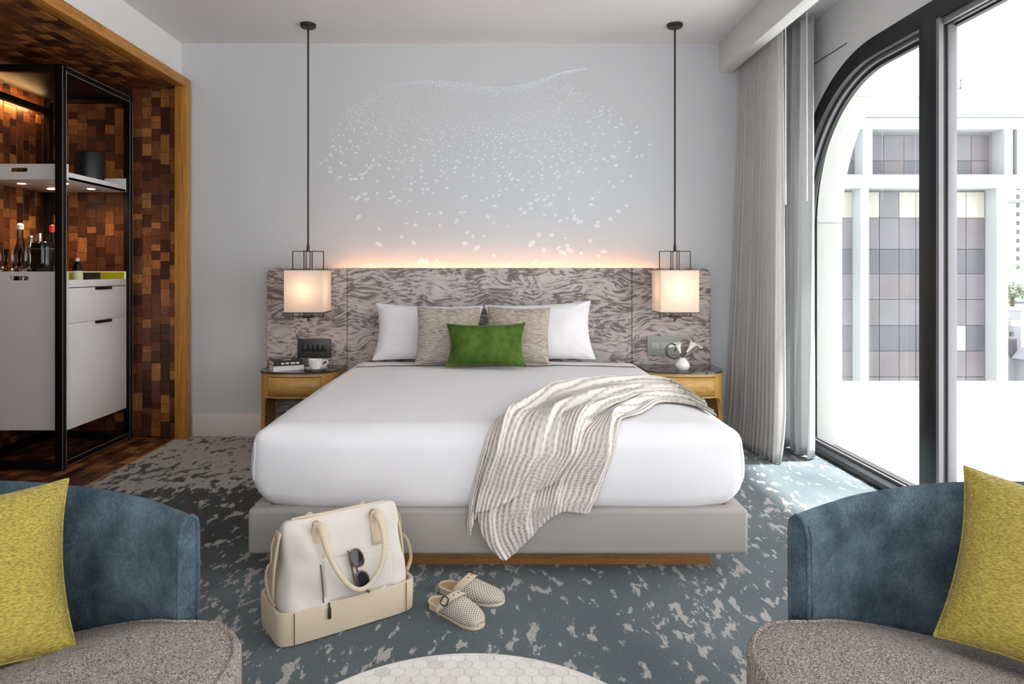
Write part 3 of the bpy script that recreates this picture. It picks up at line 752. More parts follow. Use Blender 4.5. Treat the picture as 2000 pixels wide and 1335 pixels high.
for sg in (-1, 1):                                          # stitched corner seams at the foot
    path = []
    for k in range(15):
        z = 0.60 - 0.34 * k / 14; g = Vector((BX + sg * 1.30, 2.48, z)); hit = bvh.find_nearest(g)[0]; path.append(hit + (g - hit).normalized() * 0.001)
    MB().tube(path, 0.004, 6).build('corner_seam', M['linen_white'], dv)
sh = MB()
def sheet_fold(u, v):
    x = BX - 0.93 + 1.86 * u; y = 4.50 + 0.26 * v; hit, nrm, *_ = bvh.find_nearest(Vector((x, y, 0.64)))
    return hit + nrm * (0.007 + 0.003 * nz((x, y, 0), 8))
sh.grid(sheet_fold, 60, 8).build('sheet_turndown', M['linen_white'], dv, angle=80)

# --- muslin throw lying over the foot of the duvet and hanging down its front
STR = [
 [(1.060, 0.745), (1.023, 0.318), (0.899, 0.087), (0.589, 0.215), (0.335, 0.384), (0.143, 0.786), (0.025, 1.111), (-0.025, 1.227), (-0.057, 1.342), (-0.082, 1.465), (-0.096, 1.567), (-0.088, 1.639)],
 [(1.050, 0.790), (0.990, 0.416), (0.822, 0.301), (0.574, 0.478), (0.324, 0.760), (0.184, 1.076), (0.102, 1.201), (0.061, 1.301), (0.031, 1.403), (-0.004, 1.526), (0.004, 1.649), (0.045, 1.731)],
 [(1.040, 0.850), (0.960, 0.538), (0.759, 0.582), (0.583, 0.721), (0.416, 0.966), (0.297, 1.153), (0.246, 1.260), (0.205, 1.342), (0.174, 1.424), (0.154, 1.506), (0.143, 1.567), (0.154, 1.633)],
 [(1.030, 0.910), (0.930, 0.653), (0.762, 0.680), (0.584, 0.908), (0.457, 1.128), (0.389, 1.201), (0.348, 1.280), (0.311, 1.342), (0.287, 1.403), (0.270, 1.465), (0.262, 1.496), (0.258, 1.526)],
 [(1.020, 0.985), (0.900, 0.786), (0.786, 0.786), (0.640, 1.022), (0.537, 1.137), (0.502, 1.217), (0.483, 1.280), (0.463, 1.342), (0.440, 1.403), (0.416, 1.465), (0.399, 1.496), (0.389, 1.526)]]
def on_bed(x, s, h):
    """point on the duvet: s runs from the middle of the bed to the foot, over the edge and down"""
    if s < 1.25:
        if s < 1.12: g = Vector((x, 4 - s, 0.66)); nrm = Vector((0, 0, 1))
        else: a = (s - 1.12) / 0.13 * R(90); g = Vector((x, 2.88 - 0.15 * math.sin(a), 0.505 + 0.15 * math.cos(a))); nrm = Vector((0, -math.sin(a), math.cos(a)))
        hit = bvh.ray_cast(g, -nrm)[0] or bvh.find_nearest(g)[0]
        if x > 0.95 and s < 1.0: hit = bvh.find_nearest(g)[0]
        return hit + nrm * h
    g = Vector((x, 2.72, 0.505 - (s - 1.25) * 0.89))
    hit, nrm, *_ = bvh.find_nearest(Vector((x, 2.72, max(g.z, 0.37)))); p = Vector((x, hit.y - h, g.z))
    if g.z < 0.37: k = min(1, (0.37 - g.z) / 0.10); k = k * k * (3 - 2 * k); p.y = p.y * (1 - k) + min(p.y, BYF - 0.006 - h) * k
    return p
def throw_sheet(a0, a1, b0, b1f, lift, nu, nv, seed):
    mb = MB(); rows_ = [catmull(s, 60) for s in STR]; uvs = []
    def fn(u, v):
        a = a0 + (a1 - a0) * u; b = b0 + (b1f(u) - b0) * v
        cols = [r[int(b * 60)] if b >= 1 else tuple(r[int(b * 60)][i] * (1 - (b * 60) % 1) + r[min(60, int(b * 60) + 1)][i] * ((b * 60) % 1) for i in (0, 1)) for r in rows_]
        t = a * 4; i = min(3, int(t)); f = t - i
        p0, p1, p2, p3 = cols[max(0, i - 1)], cols[i], cols[i + 1], cols[min(4, i + 2)]
        x, s = [0.5 * (2 * B + (D - A) * f + (2 * A - 5 * B + 4 * D - E_) * f * f + (3 * B - A - 3 * D + E_) * f ** 3) for A, B, D, E_ in zip(p0, p1, p2, p3)]
        # gathered folds: each rises slowly and drops sharply, strongest along the middle of the run
        ph = (a * 4.3 + 0.25 * nz((a * 2, b * 3, seed), 1.0) + 0.35 * math.sin(b * 3 + seed)) % 1.0
        fold = (ph / 0.82 if ph < 0.82 else (1 - ph) / 0.18)
        amp = 0.014 + 0.030 * math.sin(math.pi * min(1, b * 1.05)) 
        edge = min(1, min(u, 1 - u) * 14)
        hgt = 0.007 + lift + amp * fold * edge + 0.004 * (1 + nz((x * 9, s * 9, seed), 1.0)) + 0.0028 * math.sin(a * 190 + 3 * nz((a * 5, b * 5, 0), 1.0)) * edge
        uvs.append((a * 1.0, b * 1.6)); return on_bed(x, s, hgt)
    mb.grid(fn, nu, nv); mb.uv = uvs; return mb
def hem_low(u):
    return 1.0 - 0.16 * max(0, 1 - abs(u - 0.125) / 0.125) - 0.0 * u
def hem_up(u): return 0.84 - 0.18 * u
th = throw_sheet(0.0, 1.0, 0.0, hem_low, 0.0, 150, 150, 2.0)
up_ = throw_sheet(0.10, 0.70, 0.02, hem_up, 0.020, 90, 110, 5.0)
n0 = len(th.v); th.add(up_.v, up_.f); th.uv += up_.uv
tho = th.build('throw_blanket', M['muslin'], label='crinkled oatmeal muslin throw draped over the foot of the bed', cat='blanket', angle=85)
sm = tho.modifiers.new('thickness', 'SOLIDIFY'); sm.thickness = 0.004; sm.offset = 0

# --- pillows and cushions
def pillow(name, w, h, t, mat, label, loc, lean, yaw=0.0, roll=0.0, pinch=0.10, seed=1.0, group=None, wr=0.006, cat='pillow', n=40):
    """two puffed faces meeting in a seam; loc is the middle of the lower edge, lean tips the top backwards"""
    def side(sg):
        def fn(u, v):
            a, b = 2 * u - 1, 2 * v - 1
            a = math.sin(a * math.pi / 2); b = math.sin(b * math.pi / 2)
            x = w / 2 * a * (1 - pinch * (1 - b * b) * a * a); z = h / 2 * b * (1 - pinch * (1 - a * a) * b * b)
            e = max(0.0, (1 - a ** 4) * (1 - b ** 4))
            y = sg * t / 2 * e ** 0.55 * (0.82 + 0.18 * math.cos(a * 1.4) * math.cos(b * 1.3))
            k = e ** 0.3
            y += k * wr * (nz((x * 9, sg * 2, z * 9), 1, seed) + 0.8 * nz((x * 22, sg, z * 22), 1, seed + 3))
            cx = max(0, abs(a) * abs(b) - 0.45); y += k * cx * wr * 3 * math.sin((abs(a) - abs(b)) * 22 + seed)
            edge = (1 - k); x += edge * 0.004 * nz((x * 30, 0, z * 30), 1, seed + 9); z += edge * 0.004 * nz((z * 30, 0, x * 30), 1, seed + 5)
            return (x, y, z + h / 2)
        return fn
    mb = MB(); mb.grid(side(-1), n, n); mb.grid(side(1), n, n)
    m = Matrix.Rotation(yaw, 4, 'Z') @ Matrix.Rotation(-lean, 4, 'X') @ Matrix.Rotation(roll, 4, 'Y')
    mb.v = [m @ p for p in mb.v]
    root = thing(name, label, cat, loc, 0, group)
    me = mb.mesh('pillow_body', True, None, 75)
    bb = bmesh.new(); bb.from_mesh(me); bmesh.ops.remove_doubles(bb, verts=bb.verts, dist=0.0008); bmesh.ops.recalc_face_normals(bb, faces=bb.faces); bb.to_mesh(me); bb.free()
    me.materials.append(mat)
    o = bpy.data.objects.new('cover', me); C.objects.link(o); o.parent = root
    # seam cord along the edge
    path = []
    for k in range(96):
        q = k / 96 * 4; i = int(q); f = 2 * (q - i) - 1
        a, b = [(f, -1), (1, f), (-f, 1), (-1, -f)][i]
        a = math.sin(a * math.pi / 2); b = math.sin(b * math.pi / 2)
        path.append(m @ Vector((w / 2 * a * (1 - pinch * (1 - b * b) * a * a), 0, h / 2 * b * (1 - pinch * (1 - a * a) * b * b) + h / 2)))
    so = MB().tube(path, 0.0028, 5, closed=True).build('seam', mat, root, local=True)
    return root
pillow('bed_pillow', 0.74, 0.40, 0.17, M['linen_white'], 'white bed pillow at the left, half behind a beige cushion', (-0.435, 4.68, 0.606), R(20), R(2), R(1.5), 0.09, 2.0, 'white bed pillows', 0.010)
pillow('bed_pillow', 0.735, 0.41, 0.17, M['linen_white'], 'white bed pillow at the right, half behind a beige cushion', (0.335, 4.68, 0.606), R(19), R(-2), R(-2.5), 0.09, 6.0, 'white bed pillows', 0.010)
pillow('scatter_cushion', 0.415, 0.385, 0.13, M['beige_weave'], 'beige woven cushion on the left behind the green cushion', (-0.285, 4.455, 0.617), R(21), R(3), R(1), 0.07, 3.0, 'beige cushions', 0.003, 'cushion')
pillow('scatter_cushion', 0.415, 0.385, 0.13, M['beige_weave'], 'beige woven cushion on the right behind the green cushion', (0.165, 4.455, 0.617), R(21), R(-3), R(1.5), 0.07, 4.0, 'beige cushions', 0.003, 'cushion')
pillow('lumbar_cushion', 0.50, 0.285, 0.14, M['velvet_green'], 'moss green velvet lumbar cushion in front of the pillows', (-0.033, 4.285, 0.622), R(24), 0, R(-0.5), 0.12, 8.0, None, 0.010, 'cushion')

# ================================================================== HEADBOARD
hb = thing('headboard', 'wide upholstered headboard with brushed taupe wave pattern', 'headboard', (-0.02, 5.0, 0))
def hb_panel(x0, x1, rl, rr, y0):
    pts = [(x0, 0.06)]
    z1 = 1.238
    if rl: pts += [(x0 + rl - rl * math.cos(R(90) * k / 8), z1 - rl + rl * math.sin(R(90) * k / 8)) for k in range(9)]
    else: pts.append((x0, z1))
    if rr: pts += [(x1 - rr + rr * math.sin(R(90) * k / 8), z1 - rr + rr * math.cos(R(90) * k / 8)) for k in range(9)]
    else: pts.append((x1, z1))
    pts.append((x1, 0.06))
    b = bmesh.new(); vs_ = [b.verts.new((x, y0, z)) for x, z in pts]; f = b.faces.new(vs_)
    ex = bmesh.ops.extrude_face_region(b, geom=[f]); 
    for v in [g for g in ex['geom'] if isinstance(g, bmesh.types.BMVert)]: v.co.y = 5.04
    bmesh.ops.recalc_face_normals(b, faces=b.faces)
    ed = [e for e in b.edges if all(abs(v.co.y - y0) < 1e-5 for v in e.verts)]
    bmesh.ops.bevel(b, geom=ed, offset=0.009, segments=3, profile=0.5, affect='EDGES')
    return MB().bm(b).build('upholstered_panel', M['headboard'], hb, angle=50)
hb_panel(-1.612, -1.038, 0.055, 0, 4.955)
hb_panel(-1.036, 1.006, 0, 0, 4.955)
hb_panel(1.008, 1.572, 0, 0.055, 4.955)
box('light_strip', (-1.12, 5.041, 1.10), (1.20, 5.046, 1.118), M['led'], hb, label='warm light strip behind the top edge')
pl = thing('switch_plate', 'dark switch plate on the headboard above the cup', 'switch plate', (-1.268, 4.955, 0.66))
box('plate', (-1.388, 4.946, 0.594), (-1.148, 4.956, 0.732), M['plate_dark'], pl, bevel=0.002)
for k in range(5): box('key', (-1.355 + k * 0.035, 4.9435, 0.640), (-1.322 + k * 0.035, 4.947, 0.688), M['plate_key'], pl, bevel=0.001)
pr = thing('switch_plate', 'light grey switch plate on the headboard behind the lilies', 'switch plate', (1.235, 4.955, 0.67))
box('plate', (1.115, 4.946, 0.612), (1.360, 4.956, 0.752), M['plate_grey'], pr, bevel=0.002)
for k in range(3): box('key', (1.141 + k * 0.066, 4.943, 0.656), (1.205 + k * 0.066, 4.947, 0.706), M['plate_grey_key'], pr, bevel=0.001)

# ================================================================== NIGHTSTANDS
def nightstand(sg, label):
    """bow-fronted stand on two tapering front legs, arched between them; sg mirrors it"""
    xc = sg * 1.307; t = thing('nightstand', label, 'nightstand', (xc, 4.76, 0), group='nightstands beside the bed')
    W = 0.262; ZT = 0.548
    def curve(s, inset=0.0):
        """s -1..1 along the bow front, from inner back round to outer back"""
        a = s * R(90); e = 0.62
        cx = math.copysign(abs(math.sin(a)) ** e, a); cy = abs(math.cos(a)) ** e
        return Vector((xc + (W - inset) * cx, 4.80 - (0.24 - inset) * cy, 0))
    top = [curve(-1 + 2 * k / 60, -0.006) for k in range(61)]
    poly = [(p.x, p.y) for p in top] + [(xc + W + 0.006, 4.945), (xc - W - 0.006, 4.945)]
    MB().prism(poly, ZT - 0.012, ZT).build('glass_top', M['stone_top'], t, angle=30)
    def low(s):
        q = abs(s)
        return 0.0 if q > 0.80 else 0.375 * max(0.0, 1 - max(0, (q - 0.36) / 0.44) ** 2.6) ** 0.6
    def shell(ins, z0f, z1, n=90, s0=-1, s1=1):
        def fn(u, v):
            s = s0 + (s1 - s0) * u; p = curve(s, ins); z0 = z0f(s); return (p.x, p.y, z0 + (z1 - z0) * v)
        return fn
    mb = MB().grid(shell(0.0, low, ZT - 0.012), 120, 3).grid(shell(0.022, low, ZT - 0.012), 120, 3)
    mb.grid(lambda u, v: Vector(shell(0.022 * v, low, ZT)(u, 0)), 120, 1)
    for s in (-1, 1):
        x = xc + s * W; mb.box((min(x, x - s * 0.022), 4.79, 0.0), (max(x, x - s * 0.022), 4.945, ZT - 0.012))
    mb.build('body', M['oak_stand'], t, angle=40)
    box('drawer_floor', (xc - W + 0.03, 4.72, 0.376), (xc + W - 0.02, 4.945, 0.385), M['dark_void'], t)
    # drawer front: dark shadow gap with the curved front set in it
    g = MB(); zf = lambda s: 0.392
    g.grid(lambda u, v: (lambda p: (p.x, p.y, 0.388 + 0.128 * v))(curve(-0.345 + 0.69 * u, -0.0012)), 60, 1)
    g.build('drawer_gap', M['dark_void'], t)
    d = MB().grid(lambda u, v: (lambda p: (p.x, p.y, 0.392 + 0.120 * v))(curve(-0.338 + 0.676 * u, -0.0030)), 60, 2)
    dr = d.build('drawer', M['oak_stand'], t)
    sm_ = dr.modifiers.new('thickness', 'SOLIDIFY'); sm_.thickness = 0.003
    return t
nightstand(-1, 'bow-fronted oak nightstand carrying the books and cup')
nightstand(1, 'bow-fronted oak nightstand carrying the vase of lilies')
ZT = 0.548
# --- books
def book(name, label, c, w, d, h, z, rz, cover, title=False):
    t = thing(name, label, 'book', (c[0], c[1], z), rz, 'books on the nightstand')
    MB().box((-w / 2 + 0.002, -d / 2 + 0.003, 0.003), (w / 2 - 0.004, d / 2 - 0.003, h - 0.003)).build('pages', M['paper'], t, local=True, smooth=False)
    mb = MB().box((-w / 2, -d / 2, 0), (w / 2, d / 2, 0.003)).box((-w / 2, -d / 2, h - 0.003), (w / 2, d / 2, h)); mb.build('cover', cover, t, local=True, smooth=False)
    sp = MB().box((w / 2 - 0.004, -d / 2, 0), (w / 2, d / 2, h)).build('spine', cover, t, local=True, smooth=False)
    return t
b1 = book('book', 'white book at the bottom of the stack on the nightstand', (-1.395, 4.70), 0.165, 0.20, 0.036, ZT, R(-62), M['book_white'])
b2 = book('book', 'black book with white spine lettering on top of the stack', (-1.398, 4.70), 0.160, 0.195, 0.030, ZT + 0.036, R(-60), M['book_black'])
for k, (a, w_) in enumerate(((-0.05, 0.02), (-0.02, 0.02), (0.012, 0.03), (0.048, 0.02))):
    MB().box((0.0805, a, 0.009), (0.0812, a + w_, 0.020)).build('spine_lettering', M['ink_white'], b2, local=True, smooth=False)
MB().box((-0.01, -0.02, 0.0301), (0.03, 0.03, 0.0306)).build('cover_title', M['ink_white'], b2, local=True, smooth=False)
# --- cup and saucer
CX, CY = -1.185, 4.66
sa = MB().lathe([(0.0, 0.0), (0.035, 0.0), (0.04, 0.004), (0.062, 0.010), (0.076, 0.017), (0.077, 0.0185), (0.06, 0.013), (0.03, 0.008), (0.0, 0.007)], (0, 0, 0), 40)
sr = thing('saucer', 'white china saucer under the tea cup', 'saucer', (CX, CY, ZT)); sa.build('dish', M['ceramic'], sr, local=True)
cp = thing('tea_cup', 'white china tea cup standing on its saucer', 'cup', (CX, CY, ZT + 0.0085), R(0))
MB().lathe([(0.0, 0.0), (0.024, 0.0), (0.026, 0.004), (0.038, 0.016), (0.046, 0.034), (0.049, 0.056), (0.050, 0.064), (0.048, 0.064), (0.045, 0.04), (0.036, 0.02), (0.0, 0.012)], (0, 0, 0), 40).build('bowl', M['ceramic'], cp, local=True)
MB().tube(catmull([(0.046, 0, 0.052), (0.062, 0, 0.060), (0.078, 0, 0.054), (0.080, 0, 0.038), (0.066, 0, 0.026), (0.044, 0, 0.022)], 20), 0.0042, 8).build('handle', M['ceramic'], cp, local=True)
# --- vase with two calla lilies
VX, VY = 1.292, 4.68
vs_o = thing('bud_vase', 'small round white ceramic bud vase on the nightstand', 'vase', (VX, VY, ZT))
MB().lathe([(0.0, 0.0), (0.034, 0.0), (0.046, 0.012), (0.051, 0.028), (0.047, 0.045), (0.034, 0.063), (0.022, 0.075), (0.018, 0.083), (0.015, 0.083), (0.014, 0.06), (0.0, 0.055)], (0, 0, 0), 40).build('body', M['ceramic'], vs_o, local=True)
def lily(label, path, flip, L=0.085):
    t = thing('calla_lily', label, 'flower', (VX, VY, ZT + 0.06), group='calla lilies in the vase')
    P = [Vector(p) for p in catmull(path, 20)]
    MB().tube(P, 0.0045, 8).build('stem', M['stem'], t, local=True)
    e = P[-1]; d = (P[-1] - P[-4]).normalized(); sd = Vector((flip, 0, 0.1)).normalized()
    sd = (sd - d * sd.dot(d)).normalized(); nn = d.cross(sd)
    def fn(u, v):                                            # rolled spathe, open and recurved on one side
        a = (u - 0.5) * 2 * math.pi * 0.98; r = 0.006 + 0.026 * v ** 1.6
        lip = (0.5 + 0.5 * math.cos(a)) ; 
        p = e + d * (L * v * (0.72 + 0.42 * lip)) + sd * (r * math.cos(a) + 0.028 * lip * v ** 4) + nn * (r * math.sin(a)) - d * (0.025 * lip * v ** 7)
        return p + Vector((0, 0, -0.012 * lip * v ** 6))
    MB().grid(fn, 32, 18).build('spathe', M['petal'], t, local=True, angle=80)
    MB().tube([e + d * 0.01, e + d * 0.05], [0.005, 0.003], 8).build('spadix', M['label_cream'], t, local=True)
lily('white calla lily curling to the left in the vase', [(0.0, 0, 0.0), (-0.006, -0.004, 0.03), (-0.016, -0.008, 0.055)], -1, 0.095)
lily('white calla lily reaching to the right in the vase', [(0.0, 0, 0.0), (0.008, 0.004, 0.03), (0.03, 0.0, 0.06)], 1, 0.105)
lw_ = thing('twisted_twig', 'dark looped stem curling from the vase in front of the switch plate', 'twig', (VX, VY, ZT + 0.06))
for q in range(3):
    pth = [(0, 0, 0.0), (-0.02, 0.002, 0.022), (-0.055, 0.004 + 0.004 * q, 0.012 + 0.004 * q), (-0.105 + 0.006 * q, 0.006, 0.04), (-0.112 + 0.008 * q, 0.0, 0.09 - 0.004 * q), (-0.075, -0.008, 0.118 - 0.006 * q), (-0.04 - 0.004 * q, -0.006, 0.10), (-0.05, 0.01, 0.06)]
    MB().tube(catmull(pth, 50), 0.0032 - 0.0005 * q, 6).build('strand', M['stem'], lw_, local=True)

# ================================================================== PENDANT LAMPS
def pendant(x, label):
    Y = 4.70; t = thing('pendant_lamp', label, 'lamp', (x, Y, 0.90), group='pendant lamps over the nightstands')
    W, Z0, Z1 = 0.1265, 0.940, 1.224
    MB().lathe([(0.0, 2.868), (0.045, 2.868), (0.052, 2.874), (0.053, 2.893), (0, 2.893)], (x, Y, 0), 32).build('ceiling_canopy', M['bronze'], t)
    MB().lathe([(0.0065, 1.40), (0.0065, 2.87)], (x, Y, 0), 12).build('rod', M['bronze'], t)
    MB().lathe([(0.009, 1.348), (0.011, 1.37), (0.008, 1.402), (0.0, 1.41)], (x, Y, 0), 14).build('swivel', M['bronze'], t)
    mb = MB(); w = 0.006; zt = 1.350; f = 0.105
    for sx in (-1, 1):
        for sy in (-1, 1):
            mb.bar((x + sx * f, Y + sy * f * 0, zt), (x + sx * f, Y, Z1 - 0.004), w, w) if sy > 0 else None
    for sy in (-1, 1): mb.bar((x, Y + sy * f, zt), (x, Y + sy * f, Z1 - 0.004), w)
    mb.bar((x - f, Y, zt), (x + f, Y, zt), w); mb.bar((x, Y - f, zt), (x, Y + f, zt), w)
    mb.build('top_frame', M['bronze'], t, smooth=False)
    for sx in (-0.014, 0.014): MB().bar((x + sx, Y, 0.92), (x + sx, Y, zt), 0.005).build('centre_rod', M['bronze'], t, smooth=False)
    # square shade, open above and below
    s = MB(); th_ = 0.002
    for r_ in (W, W - th_):
        q = [(-r_, -r_), (r_, -r_), (r_, r_), (-r_, r_)]
        for k in range(4):
            a, b = q[k], q[(k + 1) % 4]; s.add([(x + a[0], Y + a[1], Z0), (x + b[0], Y + b[1], Z0), (x + b[0], Y + b[1], Z1), (x + a[0], Y + a[1], Z1)], [(0, 1, 2, 3)])
    sho = MB().add(s.v[:16], [f_ for f_ in s.f[:4]]).build('shade', M['shade'], t, smooth=False)
    r_ = W + 0.0015
    for z in (Z0, Z1):
        e = MB(); q = [(-r_, -r_), (r_, -r_), (r_, r_), (-r_, r_)]
        for k in range(4): e.bar((x + q[k][0], Y + q[k][1], z), (x + q[(k + 1) % 4][0], Y + q[(k + 1) % 4][1], z), 0.006, 0.005)
        e.build('shade_rim', M['bronze'], sho, smooth=False)
    c = MB(); zb2 = 0.908
    for dx, dy in ((1, 0), (-1, 0), (0, 1), (0, -1)):
        c.bar((x + dx * f, Y + dy * f, Z0), (x + dx * f, Y + dy * f, zb2), w); c.bar((x, Y, zb2), (x + dx * (f + .003), Y + dy * (f + .003), zb2), w)
    c.box((x - 0.034, Y - 0.034, zb2 - 0.010), (x + 0.034, Y + 0.034, zb2 + 0.008)); c.build('bottom_frame', M['bronze'], t, smooth=False)
    MB().lathe([(0, 0.872), (0.005, 0.876), (0.006, 0.90), (0, 0.90)], (x, Y, 0), 12).build('finial', M['bronze'], t)
    MB().lathe([(0, 1.02), (0.016, 1.025), (0.028, 1.05), (0.024, 1.075), (0.013, 1.10), (0.012, 1.125), (0, 1.125)], (x, Y, 0), 20).build('bulb', M['bulb'], t)
    l = bpy.data.lights.new('pendant_light', 'POINT'); l.energy = 0.26; l.color = (1, 0.66, 0.42); l.shadow_soft_size = 0.035
    lo_ = bpy.data.objects.new('pendant_light', l); C.objects.link(lo_); lo_.parent = t; lo_.location = (0, -0.035, 0.19)
pendant(-1.247, 'square ivory pendant lamp hanging left of the bed')
pendant(1.247, 'square ivory pendant lamp hanging right of the bed')

# ================================================================== CURTAINS
def curtain(name, label, y0, y1, xf, zt, zbf, folds, amp, mat, flare=0.0, seed=1.0, puddle=0.0):
    t = thing(name, label, 'curtain', (xf, (y0 + y1) / 2, 0))
    def fn(u, v):
        z = zbf + (zt - zbf) * v; fl = (1 - v)
        y = y0 + (y1 - y0) * u
        ph = u * folds * 2 * math.pi + 0.9 * nz((u * 4, 0.4 * v, 0), 1.0, seed) + 0.5 * fl * math.sin(u * 9 + seed)
        a = amp * (0.8 + 0.45 * nz((u * 6, v * 0.6, 2), 1.0, seed)) * (0.75 + 0.6 * fl)
        x = xf + a * math.sin(ph) + 0.3 * a * math.sin(2 * ph + 1)
        y += 0.35 * a * math.sin(2 * ph)
        x -= flare * fl ** 1.5 * u ** 1.2
        if puddle:
            k = max(0, 1 - v / 0.13); x -= puddle * k * k * (0.3 + 0.7 * (0.5 + 0.5 * math.sin(ph))) ; y -= puddle * 0.5 * k * k * (1 - u)
        return (x, min(y, YB - 0.02), z)
    mb = MB().grid(fn, folds * 14, 46)
    o = mb.build('drape', mat, t, angle=80); m_ = o.modifiers.new('thickness', 'SOLIDIFY'); m_.thickness = 0.003
    return t
cu1 = curtain('curtain', 'pale grey sheer curtain gathered beside the nightstand', 4.36, 5.05, 1.835, 2.86, 0.004, 14, 0.026, M['curtain_sheer'], 0.10, 1.0, 0.05)
cu2 = curtain('curtain', 'heavier grey curtain hanging close to the window', 4.44, 5.03, 2.055, 2.86, 0.012, 5, 0.040, M['curtain_grey'], 0.0, 4.0)
for x, y, z, lab in ((2.0, 4.385, 1.66, 'thin white curtain wand against the heavier grey curtain'), (1.835, 4.315, 1.63, 'thin white curtain wand against the sheer curtain')):
    w = thing('curtain_wand', lab, 'curtain wand', (x, y, z))
    MB().lathe([(0, z), (0.006, z + 0.002), (0.006, z + 0.14), (0.0045, z + 0.15), (0.0045, 2.86)], (x, y, 0), 10).build('rod', M['trimwhite'], w)

# ================================================================== ARMCHAIRS
def armchair(label, loc, rz):
    """round tub chair facing local +x: curved velvet shell, loose ribbed seat, swivel base"""
    t = thing('armchair', label, 'chair', loc, rz, 'armchairs round the coffee table')
    RI, ROUT, ZB_ = 0.606, 0.643, 0.13
    A0, A1 = R(82), R(278); NA = 64
    def zt(a):                                               # the back rises a little behind the sitter
        d = abs(a - math.pi) / R(98); q = max(0, min(1, (d - 0.25) / 0.75)); return 0.744 - 0.036 * q * q * (3 - 2 * q)
    def sec_at(a):
        T = zt(a); return [(RI + 0.012, ZB_), (RI, 0.30), (RI - 0.004, 0.55), (RI - 0.002, T - 0.045), (RI + 0.003, T - 0.020), (RI + 0.012, T - 0.003), (ROUT - 0.014, T), (ROUT - 0.003, T - 0.010), (ROUT, T - 0.03), (ROUT, 0.55), (ROUT - 0.006, 0.30), (ROUT - 0.02, ZB_)]
    sec = sec_at(A0); n = len(sec)
    def shp(i):
        a = A0 + (A1 - A0) * i / NA; return [Vector((r * math.cos(a), r * math.sin(a), z)) for r, z in sec_at(a)]
    vs_ = []; fs = []
    for i in range(NA + 1): vs_ += shp(i)
    for i in range(NA):
        for k in range(n): fs.append((i * n + k, i * n + (k + 1) % n, (i + 1) * n + (k + 1) % n, (i + 1) * n + k))
    fs.append(tuple(reversed(range(n)))); fs.append(tuple(NA * n + k for k in range(n)))
    # soft sag and dents in the upholstery
    for v in vs_:
        r = math.hypot(v.x, v.y); d = 0.004 * nz((v.x * 7, v.y * 7, v.z * 5), 1, 2.0) * min(1, max(0, v.z - .3) * 6); v.x *= 1 + d / r; v.y *= 1 + d / r
    sh_ = MB().add(vs_, fs).build('backrest', M['velvet_blue'], t, local=True, angle=55)
    for i in (0, NA):
        e = shp(i); c = sum(e, Vector()) / n
        MB().tube(e, 0.004, 8, closed=True).build('piping', M['velvet_blue'], sh_, local=True)
    # inner seam where the pad meets the edge band
    for i, k in ((0, 1), (NA, -1)):
        a = A0 + (A1 - A0) * i / NA
        MB().tube([((r - 0.001) * math.cos(a + k * .02), (r - 0.001) * math.sin(a + k * .02), z) for r, z in sec[0:5]], 0.003, 6).build('edge_seam', M['velvet_blue'], sh_, local=True)
    # seat: crowned, lower at the back, rounded over the front edge
    def top(x, y): return 0.492 + 0.27 * x if x < 0.06 else 0.5082 + 0.03 * (x - 0.06)
    def seat(u, v):
        a = 2 * math.pi * u; c, s = math.cos(a), math.sin(a); ad = abs(math.degrees(math.atan2(s, c)))
        rim = 0.60 if ad > 84 else (0.56 + 0.11 * math.exp(-((ad - 70) / 20) ** 2) if ad < 74 else 0.60 + 0.0657 * (0.5 + 0.5 * math.cos((ad - 74) / 10 * math.pi)))
        prof = [(0.0, 0), (0.25, 0), (0.5, 0), (0.70, -0.001), (0.83, -0.005), (0.91, -0.012), (0.96, -0.022), (0.99, -0.036), (1.0, -0.054), (1.0, -0.10), (0.985, -0.16), (0.96, -0.21), (0.9, -0.215), (0.0, -0.215)]
        q = v * (len(prof) - 1); i = min(len(prof) - 2, int(q)); f = q - i; pr_, dz = [prof[i][k] * (1 - f) + prof[i + 1][k] * f for k in (0, 1)]
        x, y = rim * pr_ * c, rim * pr_ * s; return (x, y, top(x, y) + (dz * (0.4 + 0.6 * max(0.0, min(1.0, (ad - 80) / 40))) if dz > -0.06 else dz))
    so = MB().grid(seat, 96, 26, cu=True).build('seat_cushion', M['boucle'], t, local=True, angle=60)
    pip = []
    for k in range(96):
        p = Vector(seat(k / 96, 6.6 / 13)); p.x *= 1.004; p.y *= 1.004; pip.append(p)
    MB().tube(pip, 0.0055, 6, closed=True).build('seat_piping', M['boucle'], so, local=True)
    MB().lathe([(0, 0.13), (0.56, 0.13), (0.575, 0.16), (0.56, 0.22), (0, 0.22)], (0, 0, 0), 48).build('seat_base', M['velvet_blue'], t, local=True)
    MB().lathe([(0, 0), (0.30, 0), (0.305, 0.008), (0.29, 0.02), (0.05, 0.028), (0.045, 0.14), (0, 0.14)], (0, 0, 0), 40).build('swivel_base', M['black_metal'], t, local=True)
    return t
armchair('blue velvet tub armchair in the lower left corner', (-1.04, 0.972, 0), R(-33))
armchair('blue velvet tub armchair in the lower right corner by the window', (1.05, 0.972, 0), R(213))
pillow('throw_cushion', 0.42, 0.36, 0.12, M['mustard'], 'mustard cushion on the left armchair', (-0.994, 1.249, 0.465), R(38), R(32), R(-2), 0.09, 2.5, 'mustard cushions', 0.005, 'cushion')
pillow('throw_cushion', 0.42, 0.37, 0.12, M['mustard'], 'mustard cushion on the right armchair', (1.05, 1.255, 0.465), R(36), R(-34), R(8), 0.09, 5.5, 'mustard cushions', 0.005, 'cushion')

